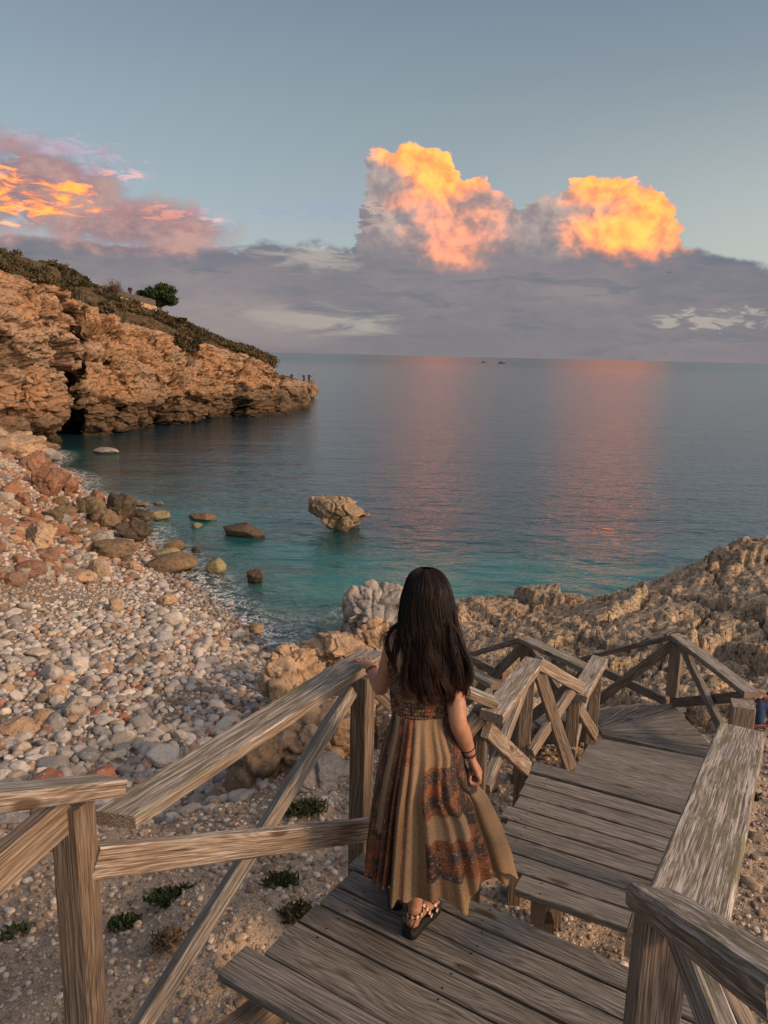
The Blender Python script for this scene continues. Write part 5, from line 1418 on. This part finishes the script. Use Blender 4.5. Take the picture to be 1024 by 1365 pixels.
# ---- dress
BEI = v3(.215, .148, .09); BEI2 = v3(.185, .123, .072); MAR = v3(.065, .030, .024); DRK = v3(.030, .021, .019); RUS = v3(.12, .048, .024); OLV = v3(.135, .098, .052); ORG = v3(.36, .14, .05); GRYB = v3(.20, .16, .13)
def dress_color(a, z, hemz):
    """garment colours: sewn panels by angle round the skirt and height"""
    q = np.cos(a); near = np.sin(a) < 0
    n1 = RNG.random()
    def back(q, z):
        if q < -.86: return DRK if z > .5 else RUS*.8
        if q < -.66:
            if z < .52: return (RUS if (int((z+.02)/.085) % 2) else DRK*1.3)
            return BEI if z > .5 else DRK
        if q < -.52: return MAR if z > .30 else RUS*.7
        if q < -.45: return RUS*1.1
        if q < -.38: return MAR*1.3
        if q < -.13: return OLV if z < .86 else RUS*.9
        if q < -.04: return MAR
        if q < .17: return BEI
        if q < .66:
            if z > .84: return BEI2
            if z > .63: return RUS if (q < .5 and int((z)/.055) % 2) else DRK*1.5
            if z > .53: return BEI
            if z > .375:
                if q < .30: return DRK
                return RUS if int(z/.045) % 2 else DRK*1.8
            return OLV*1.25 if z < .30 else BEI2*.8
        if q < .80: return DRK if z > .42 else RUS*.7
        return BEI2 if z < .66 else DRK*1.2
    if near: return back(q, z)
    i = int((a/(2*math.pi))*23); return (BEI, MAR, OLV, RUS, DRK, BEI2)[i % 6]
def dress_material():
    m, g = material('patchwork_cloth'); col = g.attr('col'); gc = g.attr('gc')
    v = g.n('ShaderNodeTexVoronoi', {'Vector': g.mapv(gc, (70, 70, 70)), 'Scale': 1.}); d = v.outputs['Distance']
    n1 = g.noise(g.mapv(gc, (60, 60, 60)), 1., 3., .6, 1.5); n2 = g.noise(g.mapv(gc, (190, 190, 190)), 1., 2., .6); n3 = g.noise(g.mapv(gc, (14, 14, 14)), 1., 3., .6)
    lum = g.n('ShaderNodeRGBToBW', {'Color': col}).outputs[0]
    light = g.ss(lum, .07, .13)
    squig = g.ss(g.m('ABSOLUTE', g.m('SUBTRACT', n1, .5)), .035, .01)
    c = g.mix(g.m('MULTIPLY', squig, g.m('MULTIPLY', light, .8)), col, (.15, .09, .05))
    dots = g.m('MULTIPLY', g.ss(d, .30, .18), g.m('SUBTRACT', 1., light))
    c = g.mix(g.m('MULTIPLY', dots, .55), c, (.26, .165, .10))
    c = g.mix(g.m('MULTIPLY', g.m('MULTIPLY', g.ss(n3, .5, .62), g.m('SUBTRACT', 1., light)), .6), c, (.22, .07, .03))
    c = g.mix(g.m('MULTIPLY', g.ss(n2, .52, .7), .35), c, g.mix(.5, c, (.6, .5, .38)))
    wv = g.m('ADD', g.m('MULTIPLY', n2, .5), g.m('MULTIPLY', n3, 1.5))
    p = finish(g, c, .9, g.bump(wv, .35, .004), .15)
    return m
M_DRESS = dress_material()
OUT = [(952, 524, 603), (965, 522, 608), (985, 516, 618), (1010, 509, 617), (1035, 504, 624), (1060, 500, 649), (1100, 494, 669), (1140, 488, 684), (1168, 485, 693), (1200, 482, 700)]
rows_ = []
for v, l, r_ in OUT:
    a, b = PY(l, v, 3.02), PY(r_, v, 3.02); rows_.append((a.z, a.x, b.x))
rows_ = np.array(rows_)
def skirt(z_top, hem, name, inset=0., shift=0., nv=230, seed=3):
    na = 560; A = np.linspace(0, 2*math.pi, na, endpoint=False); V, Cc, gc = [], [], []
    rs = np.random.default_rng(seed)
    fa = rs.uniform(0, 6.28, 9); 
    # main pleats as sharp ridges at fixed angles
    ridge = np.zeros(na)
    centers = np.r_[np.linspace(math.pi*1.02, math.pi*1.98, 15)+rs.normal(0, .035, 15), rs.uniform(0, math.pi, 12)]
    for c in centers:
        dlt = np.angle(np.exp(1j*(A-c))); ridge += rs.uniform(.5, 1.15)*np.exp(-(dlt/rs.uniform(.045, .10))**2)
    hemz = hem(A)
    for i in range(nv):
        f = i/(nv-1); z = z_top+(hemz-z_top)*f
        zl = np.interp(z, rows_[::-1, 0], rows_[::-1, 1]); zr = np.interp(z, rows_[::-1, 0], rows_[::-1, 2])
        cx = np.interp(z, [.2, .7, 1.0], [.115, .13, .155]); drop = np.clip((z_top-z)/.75, 0, 1)
        rl = cx-zl-inset*.7; rr = zr-cx-inset*.7; rx = np.where(np.cos(A) > 0, rr, rl)
        ry = .104+.175*drop**.75+.045*np.exp(-((z-.80)/.13)**2)-inset; cy = 3.03-.015*drop
        amp = (.004+.064*drop**.85)
        wob = amp*(ridge-.45)+amp*.35*np.sin(A*7+fa[0]+2.2*drop)+amp*.3*np.sin(A*13+fa[1]-3*drop)+amp*.15*np.sin(A*29+fa[2])
        sx = np.abs(np.cos(A)); wob = wob*(1-.75*sx**6)
        r = 1+0*A
        x = cx+(rx+wob*.5)*np.sign(np.cos(A))*np.abs(np.cos(A))**.92; y = cy+(ry+wob)*np.sin(A)
        # fold drawn out toward the hand: a deep valley right of centre
        g1 = np.exp(-((A-math.pi*1.80)/.10)**2)*.05*drop; y += g1
        V.append(np.c_[x, y, z])
        gc.append(np.c_[A*.28, z*np.ones(na), np.full(na, shift)])
    V = np.array(V)
    # pull cloth round the fist
    hv = hR+v3(-.012, .01, -.045); dd = V-hv; w = np.exp(-(np.linalg.norm(dd*np.array([1, .7, .8]), axis=2)/.075)**2)
    V = V-dd*w[..., None]*.6
    col = np.zeros((nv, na, 3))
    for j in range(na):
        for i in range(nv): col[i, j] = dress_color(A[j], V[i, j, 2], hemz[j])
    # outer + inner skin for thickness
    me = mesh_np(name, V.reshape(-1, 3), grid_faces(nv, na, True), {'col': col.reshape(-1, 3), 'gc': np.concatenate(gc)})
    o = link(name, me, M_DRESS, W)
    md = o.modifiers.new('thick', 'SOLIDIFY'); md.thickness = .0025; md.offset = -1
    return o
def hem_outer(A):
    q = np.cos(A); h = .325+.030*np.sin(A*6+.6)+.018*np.sin(A*15+2)+.006*np.sin(A*31)
    h = h-.055*np.exp(-((A-math.pi*1.44)/.20)**2)-.06*np.exp(-((A-math.pi*1.66)/.20)**2)-.06*np.exp(-((A-math.pi*1.02)/.22)**2)
    h = h+.02*np.exp(-((A-math.pi*1.78)/.12)**2)-.06*np.exp(-((A-math.pi*1.93)/.22)**2)
    h = h+.05*np.exp(-((q-1)/.10)**2)
    return h
def hem_inner(A):
    h = .275+.022*np.sin(A*7+2)+.018*np.sin(A*17)+.03*np.exp(-((A-math.pi*1.52)/.25)**2)-.08*np.exp(-((A-math.pi*1.08)/.14)**2)-.03*np.exp(-((A-math.pi*1.88)/.1)**2)
    return h+.02*np.exp(-((A-math.pi*1.9)/.10)**2)
skirt(1.012, hem_outer, 'skirt')
us = skirt(.60, hem_inner, 'underskirt', .018, 3.3, 110, 8)
# bodice: smocked tube on the back
def bodice():
    nv, na = 150, 300; A = np.linspace(0, 2*math.pi, na, endpoint=False); V, C, gc = [], [], []
    for i in range(nv):
        f = i/(nv-1); c = waist*(1-f)+(chest+v3(0, 0, -.01))*f; c = c+v3(0, 0, .004)*(1-f)
        rx = .127+.020*f+.003*math.sin(f*math.pi*24)*(1 if f < .75 else .2); ry = .091+.014*f+.0026*math.sin(f*math.pi*24)
        w = .0022*np.sin(A*60+3*np.sin(f*40))*(1 if f < .9 else .4)+.0015*np.sin(A*97+f*30)
        V.append(np.c_[c[0]+(rx+w)*np.cos(A), c[1]+(ry+w)*np.sin(A), np.full(na, c[2])+.012*np.cos(A*1)*0])
        t = vnoise(np.c_[A*9, np.full(na, f*16), np.zeros(na)], 5)
        cc = np.where(t[:, None] > .25, OLV*.8, np.where(t[:, None] < -.3, DRK, MAR)); C.append(cc); gc.append(np.c_[A*.14, np.full(na, c[2]), np.full(na, 7.)])
    me = mesh_np('bodice', np.concatenate(V), grid_faces(nv, na, True), {'col': np.concatenate(C), 'gc': np.concatenate(gc)})
    o = link('bodice', me, M_DRESS, W); md = o.modifiers.new('thick', 'SOLIDIFY'); md.thickness = .002
bodice()
def cloth_band(name, pts, w, n, wdir, c):
    o = band(name, pts, w, n, M_DRESS, W, .003, wdir); k = len(o.data.vertices); at = o.data.attributes.new('col', 'FLOAT_VECTOR', 'POINT'); at.data.foreach_set('vector', np.tile(c, k).astype(np.float32))
for s, sh in ((-1, shL), (1, shR)):
    top = neck*.35+sh*.65+v3(0, 0, .045)
    cloth_band('shoulder_strap', [chest+v3(s*.095, -.085, -.02), chest+v3(s*.095, -.088, .05), top+v3(0, -.045, -.01), top+v3(0, 0, .004), top+v3(0, .045, -.015), chest+v3(s*.09, .095, .03)], .022, 30, (1, 0, 0), BEI)

# ---- hair
def hair_material():
    m, g = material('dark_brown_hair'); t = g.attr('tone', 'Fac'); al = g.attr('along', 'Fac')
    c = g.mix(g.m('MULTIPLY', t, .9), (.0025, .0018, .0016), (.018, .008, .0045)); c = g.mix(g.m('MULTIPLY', g.ss(al, .45, 1.), .55), c, (.045, .017, .008))  # reddish strand sheen and brown highlights toward the ends, put into the colour
    finish(g, c, .45, None, .2); return m
M_HAIR = hair_material()
HO = [(757, 560, 576, .0), (764, 548, 588, .035), (778, 541, 597, .06), (800, 535, 603, .082), (825, 532, 608, .098), (850, 532, 614, .112), (875, 536, 619, .122), (900, 541, 621, .128), (920, 551, 613, .128), (938, 562, 603, .122)]
def hair():
    rs = np.random.default_rng(4); V, F, T, AL, n = [], [], [], [], 0
    rows = []
    for v, l, r, back in HO:
        y = headc[1]-back*.9+.01 if v < 820 else (headc[1]-.075)-(.0)*1
        yy = {757: 3.13, 764: 3.115, 778: 3.10, 800: 3.085, 825: 3.062, 850: 3.03, 875: 3.00, 900: 2.978, 920: 2.965, 938: 2.96}[v]
        a, b = PY(l, v, yy), PY(r, v, yy); rows.append(((a.x+b.x)/2, yy, a.z, (b.x-a.x)/2))
    rows = np.array(rows)
    depth = np.array([.02, .06, .082, .090, .086, .076, .065, .055, .047, .040])
    cr = catmull(np.c_[rows, depth], 120)
    def surf(s, a, k=1.0):       # s 0..1 down, a angle (pi*1.5 = toward the camera)
        i = np.clip(s*119, 0, 118.999); j = i.astype(int); f = (i-j)[:, None]; R_ = cr[j]*(1-f)+cr[j+1]*f
        x = R_[:, 0]+R_[:, 3]*k*np.cos(a); y = R_[:, 1]+R_[:, 4]*k*np.sin(a); return np.c_[x, y, R_[:, 2]]
    # core mass so no light leaks through
    nv, na = 100, 60; A = np.linspace(0, 2*math.pi, na, endpoint=False); C = []
    for i in range(nv): C.append(surf(np.full(na, i/(nv-1)*.90), A, .90*(1 if i < 88 else 1-(i-88)*.05)))
    C = np.concatenate(C); 
    # open the front of the mass so that the face is free
    head_front = (C[:, 1] > headc[1]+.035) & (C[:, 2] < headc[2]+.06)
    C[head_front, 1] = np.minimum(C[head_front, 1], headc[1]+.035)
    V.append(C); F.append(grid_faces(nv, na, True)); T.append(np.full(len(C), .1)); AL.append(np.full(len(C), .1)); n += len(C)
    def strand(P, r, tone):
        nonlocal n
        m = len(P); d = np.gradient(P, axis=0); d /= np.linalg.norm(d, axis=1, keepdims=True)+1e-9
        x = np.cross(d, [0.2, 1, .1]); x /= np.linalg.norm(x, axis=1, keepdims=True)+1e-9; y = np.cross(d, x)
        rr = r*np.clip(np.minimum(1, (1-np.linspace(0, 1, m))*5+.12), 0, 1)[:, None]
        q = np.stack([P+rr*(x*math.cos(t)+y*math.sin(t)) for t in (0, 2.094, 4.189)], 1).reshape(-1, 3)
        V.append(q); F.append(grid_faces(m, 3, True)+n); T.append(np.full(len(q), tone)); AL.append(np.repeat(np.linspace(0, 1, m), 3)); n += len(q)
    for k in range(3600):
        a0 = math.pi*1.5+rs.normal(0, .95); m = 44
        s1 = rs.uniform(.84, 1.0)*(.95+.05*math.sin(a0*9)) if rs.random() < .8 else rs.uniform(.5, .85)
        s0 = rs.uniform(0, .05)
        s = np.linspace(s0, s1, m); clump = round(a0*5+.3*math.sin(a0*17))/5; lock = vnoise(np.c_[np.full(m, clump*5.1), s*3, np.zeros(m)], 3)
        a = a0+(clump-a0)*.45*s+.24*lock*sstep(.25, 1, s)+.17*np.sin(s*15+clump*9)*sstep(.3, 1, s)
        k_ = .955+.055*rs.random()+.13*np.sin(s*14+clump*23)*sstep(.3, .9, s)
        P = surf(s, a, k_)
        P += np.c_[vnoise(np.c_[s*6, np.full(m, k*.37), np.zeros(m)], 1), vnoise(np.c_[s*6, np.full(m, k*.37), np.ones(m)], 2), np.zeros(m)]*(.003+.008*s[:, None])
        if a0 > math.pi*1.62:      # right side curls outward at the ends
            P[:, 0] += .022*sstep(.72, 1, s)*np.sin(s*9+clump*6)+.006
        fr2 = (P[:, 1] > headc[1]+.05) & (P[:, 2] < headc[2]+.05); P[fr2, 1] = headc[1]+.05
        strand(P, rs.uniform(.0009, .0019), rs.random()**2*(1 if rs.random() < .75 else 1.6))
    # loose locks over both shoulders
    def flyaway(px, m=30, r=.0012, spread=.006, cnt=20, yoff=0.):
        base = np.array([tuple(PY(u, v, y+yoff)) for u, v, y in px]); P0 = catmull(base, m)
        for k in range(cnt):
            off = rs.normal(0, spread, 3); w = np.linspace(.4, 1.4, m)[:, None]
            strand(P0+off*w+np.c_[vnoise(np.c_[np.linspace(0, 5, m), np.full(m, k*1.3), np.zeros(m)], 4), np.zeros(m), np.zeros(m)]*.006, r*rs.uniform(.7, 1.3), rs.random())
    flyaway([(545, 800, 3.08), (533, 828, 3.06), (520, 842, 3.05), (515, 862, 3.03), (524, 882, 3.01), (532, 895, 2.99)], cnt=26)
    flyaway([(545, 815, 3.05), (534, 838, 3.03), (527, 860, 3.01), (527, 885, 3.0)], cnt=22)
    flyaway([(540, 830, 3.04), (526, 836, 3.06), (514, 843, 3.09), (510, 856, 3.11)], cnt=16, spread=.008)
    flyaway([(604, 815, 3.03), (613, 850, 3.0), (622, 880, 2.97), (628, 897, 2.96), (622, 912, 2.95), (617, 925, 2.95)], cnt=60, spread=.009)
    flyaway([(606, 835, 3.0), (618, 866, 2.97), (626, 888, 2.95), (618, 908, 2.95), (621, 920, 2.95), (616, 934, 2.95)], cnt=30, spread=.008)
    flyaway([(600, 830, 2.98), (606, 870, 2.94), (612, 905, 2.93), (603, 925, 2.93)], cnt=40, spread=.010)
    flyaway([(545, 850, 2.95), (541, 885, 2.93), (539, 912, 2.92), (545, 930, 2.92)], cnt=40, spread=.009)
    flyaway([(570, 850, 2.93), (566, 890, 2.91), (570, 918, 2.90), (580, 934, 2.91)], cnt=40, spread=.010)
    for k in range(90):
        a0 = rs.uniform(math.pi*1.02, math.pi*1.98); m = 26; s_ = np.linspace(rs.uniform(.02, .5), rs.uniform(.6, 1.04), m); ph = rs.uniform(0, 6.28)
        P = surf(s_, a0+.25*np.sin(s_*7+ph)*s_, 1.02+.14*np.abs(np.sin((s_-s_[0])*3.1+.1))*rs.uniform(.3, 1.2)); strand(P, .0006, rs.random())
    me = mesh_np('hair', np.concatenate(V), np.concatenate(F), {'tone': np.clip(np.concatenate(T), 0, 1), 'along': np.concatenate(AL)})
    link('hair', me, M_HAIR, W)
hair()
# ------------------------------------------------------------------ other people, boats, plane
m_navy = plain('navy_cloth', (.018, .028, .065), .9, bump_scale=30); m_jean = plain('blue_jeans', (.03, .055, .12), .9, bump_scale=40); m_dark = plain('dark_cloth', (.02, .02, .022), .9); m_shoe = plain('brown_shoe', (.10, .04, .03), .7); m_hairb = plain('black_hair', (.01, .008, .007), .5)
def seated():
    t = 8.6; pe = nA(PT(1052, 955, t)); zg = hz(pe[0], pe[1])
    k = 1.0
    root = empty('person', (pe[0], pe[1], zg), 'person in dark blue clothes sitting on the rocks, cut off by the right edge', 'person')
    body = []; pe = v3(pe[0], pe[1], pe[2]); ne = pe+v3(-.03, .02, .46); hd = ne+v3(-.03, .02, .15)
    body.append(loft([(pe, .14, .12), (pe+v3(-.01, 0, .2), .135, .10), (pe+v3(-.02, 0, .38), .15, .09), (ne, .06, .055)], 16)); body.append(loft([(ne-v3(0, 0, .05), .05), (hd, .05)], 12)); body.append(ellipsoid(hd+v3(0, 0, .03), (.08, .09, .11)))
    body.append(ellipsoid(hd+v3(-.085, 0, .0), (.018, .014, .016)))
    legs, jac = [], []
    for s in (-1, 1):
        kn = nA(PT(1014, 937, t+s*.12)); ft = nA(PT(1012, 966, t+s*.12)); hip = pe+v3(-.04, s*.09, 0)
        ft[2] = max(ft[2], hz(ft[0], ft[1])+.05)
        body.append(loft([(hip, .08), (kn, .055), (kn*.5+ft*.5, .05), (ft, .035)], 14)); legs.append(loft([(hip, .092), (hip*.5+kn*.5, .080), (kn, .066), (kn*.5+ft*.5, .058), (ft+v3(0, 0, .04), .05)], 14))
        sh = loft([(ft+v3(.06, 0, -.01), .035, .03), (ft+v3(-.04, 0, -.01), .042, .032), (ft+v3(-.14, 0, -.025), .035, .022)], 12, side=(0, 1, 0)); me_ = sh
        o = fuse('shoe', [sh], .01, m_shoe, root, 1)
        shd = ne+v3(0, s*.16, -.07); el = pe+v3(-.12, s*.19, .19); hn = kn+v3(.05, 0, .075)
        body.append(loft([(shd, .05), (el, .04), (hn, .028), (hn+v3(-.07, 0, .0), .024, .014)], 12))
        for q in range(4): b = hn+v3(-.07, (q-1.5)*.018, 0); body.append(loft([(b, .009), (b+v3(-.05, 0, -.012), .008), (b+v3(-.075, 0, -.035), .007)], 8))
        body.append(loft([(hn+v3(-.02, -s*.02, 0), .011), (hn+v3(-.07, -s*.04, -.02), .009)], 8))
        jac.append(loft([(shd, .062), (el, .053), (hn+v3(.03, 0, 0), .042)], 12))
    jac.append(loft([(pe+v3(0, 0, -.04), .165, .14), (pe+v3(-.01, 0, .2), .155, .12), (pe+v3(-.02, 0, .38), .165, .105), (ne-v3(0, 0, .02), .08, .075)], 18))
    fuse('body', body, .012, M_SKIN, root, 2); fuse('jacket', jac, .012, m_navy, root, 2); fuse('trousers', legs, .012, m_jean, root, 2)
    fuse('hair', [ellipsoid(hd+v3(.015, 0, .05), (.09, .098, .10))], .01, m_hairb, root, 1)
seated()
def small_person(base, h, yaw, label, cloth, trs, reach=0., group=None, bent=0.):
    base = np.array(tuple(base)); c, s = math.cos(yaw), math.sin(yaw); T = lambda x, y, z: base+v3((x*c-y*s)*h, (x*s+y*c)*h, z*h)
    root = empty('person', tuple(base), label, 'person', group)
    b = [loft([(T(0, 0, .50), .09*h, .07*h), (T(0, bent*.3, .62), .075*h, .06*h), (T(0, bent, .78), .10*h, .06*h), (T(0, bent*1.1, .84), .04*h)], 12), loft([(T(0, bent*1.1, .82), .03*h), (T(0, bent*1.3, .92), .03*h)], 8), ellipsoid(T(0, bent*1.3, .935), (.045*h, .052*h, .062*h))]
    j, l = [], []
    j.append(loft([(T(0, 0, .48), .10*h, .08*h), (T(0, bent*.3, .62), .085*h, .068*h), (T(0, bent, .79), .11*h, .068*h)], 12))
    for q in (-1, 1):
        hip, kn, ft = T(q*.05, 0, .5), T(q*.06, .03, .27), T(q*.075, 0, .04)
        b += [loft([(hip, .05*h), (kn, .035*h), (ft, .022*h)], 10), loft([(T(q*.075, -.02, .02), .02*h), (T(q*.08, .09, .015), .018*h)], 8)]
        l.append(loft([(hip, .062*h), (kn, .048*h), (ft+v3(0, 0, .02), .036*h)], 10))
        sh, el, hn = T(q*.11, bent, .79), T(q*.15, bent+.04+reach*.12, .62), T(q*.10, bent+.10+reach*.22, .55+reach*.10)
        b.append(loft([(sh, .032*h), (el, .025*h), (hn, .018*h), (hn+(hn-el)*.25, .014*h)], 10)); j.append(loft([(sh, .042*h), (el, .035*h), (el*.4+hn*.6, .028*h)], 10))
    fuse('body', b, .014*h, M_SKIN, root, 1); fuse('jacket', j, .014*h, cloth, root, 1); fuse('trousers', l, .014*h, trs, root, 1)
    return root, T
def on(u, v, z): return PZ(u, v, z)
gF = 'anglers on the point'
islet = bpy.data.objects.get('sea_rock.014')
tq = (PZ(414, 529, SEA)-Vector((0, 0, CAMH))).length
for (u, v, h, yaw, lb, bt_) in ((405.5, 510, 1.55, .6, 'bending angler on the islet at the cliff tip, left of his upright companion', .12), (412, 510.5, 1.7, -.5, 'upright angler at the seaward end of the islet', 0.), (389, 508.5, 1.5, .3, 'lone figure on the ledge left of the two anglers', .03)):
    p = PT(u, v, tq*.999); root_, T_ = small_person((p.x, p.y, p.z), h, yaw, lb, m_dark, m_dark, .6, gF, bt_)
    if u > 400:
        rod = tubes([[(T_(.1, .3, .6), .02), (T_(.1, 1.1, 1.1), .012)]], 'fishing_rod', m_dark, None, 5)
        tag(rod, 'thin fishing rod held by the '+('bending' if u < 410 else 'upright')+' angler', 'fishing rod', 'fishing rods')
pw, tw_ = near_hill(174, 398)
p = PT(174, 398, ta*.5+tb*.5+.9)
small_person((p.x, p.y, p.z), 1.5, .3, 'tiny walker by the palisade on the headland, left of the round pine', m_dark, m_dark)
# aeroplane
def plane():
    c = PT(893, 363, 5200.); L = 34.
    root = empty('aeroplane', c, 'distant dark aeroplane crossing the grey cloud bank', 'aeroplane'); c = nA(c)
    m = plain('aircraft_grey', (.10, .10, .11), .5)
    a = v3(1, .25, .06); a /= np.linalg.norm(a); s = np.cross(a, v3(0, 0, 1)); s /= np.linalg.norm(s)
    def part(n_, pc):
        V, F4, F3, k = [], [], [], 0
        for v, q, t in pc: V.append(v); F4.append(q+k); F3.append(t+k); k += len(v)
        link(n_, mesh_np(n_, np.concatenate(V), [np.concatenate(F4), np.concatenate(F3)]), m, root)
    part('fuselage', [loft([(c-a*L/2, .6), (c-a*L*.3, 1.9), (c+a*L*.3, 2.), (c+a*L/2, .9)], 12)])
    part('wing', [loft([(c, 3., .35), (c+s*9-a*3, 1.9, .25), (c+s*17-a*7, .8, .12)], 10, side=a)]); part('wing', [loft([(c, 3., .35), (c-s*9-a*3, 1.9, .25), (c-s*17-a*7, .8, .12)], 10, side=a)])
    part('tail_fin', [loft([(c-a*L*.42, 2.2, .25), (c-a*L*.50+v3(0, 0, 6), 1., .12)], 8, side=a)])
    part('tailplane', [loft([(c-a*L*.46-s*6-a*2, .7, .12), (c-a*L*.44, 1.4, .2), (c-a*L*.46+s*6-a*2, .7, .12)], 8, side=a)])
plane()
def boat(u, v, L, label, seed, z=0):
    p = PZ(u, v, SEA); root = empty('boat', p, label, 'boat', 'far boats on the horizon'); c = nA(p)
    m = plain('boat_hull_dark', (.05, .05, .06), .6); n = 13; V = []
    for i in range(n):
        f = i/(n-1)*2-1; w = .16*L*(1-abs(f)**2.5)+.02; sh = .05*L*f*f
        for a, b in ((-1, .13*L+sh), (-.7, 0), (.7, 0), (1, .13*L+sh)): V.append(c+v3(f*L/2, a*w, b))
    link('hull', mesh_np('hull', np.array(V), grid_faces(n, 4, True)), m, root)
    V, F3 = loft([(c+v3(-.05*L, 0, .12*L), .16*L, .1*L), (c+v3(-.05*L, 0, .26*L), .12*L, .08*L)], 8)[0], None
    q = loft([(c+v3(-.05*L, 0, .12*L), .16*L, .1*L), (c+v3(-.05*L, 0, .26*L), .12*L, .08*L)], 8)
    link('cabin', mesh_np('cabin', q[0], [q[1], q[2]]), m, root)
boat(669, 484.6, 9., 'small dark boat just below the horizon right of the left light streak', 1)
boat(645, 483.4, 7., 'tinier boat on the horizon beside the other far boat', 2)
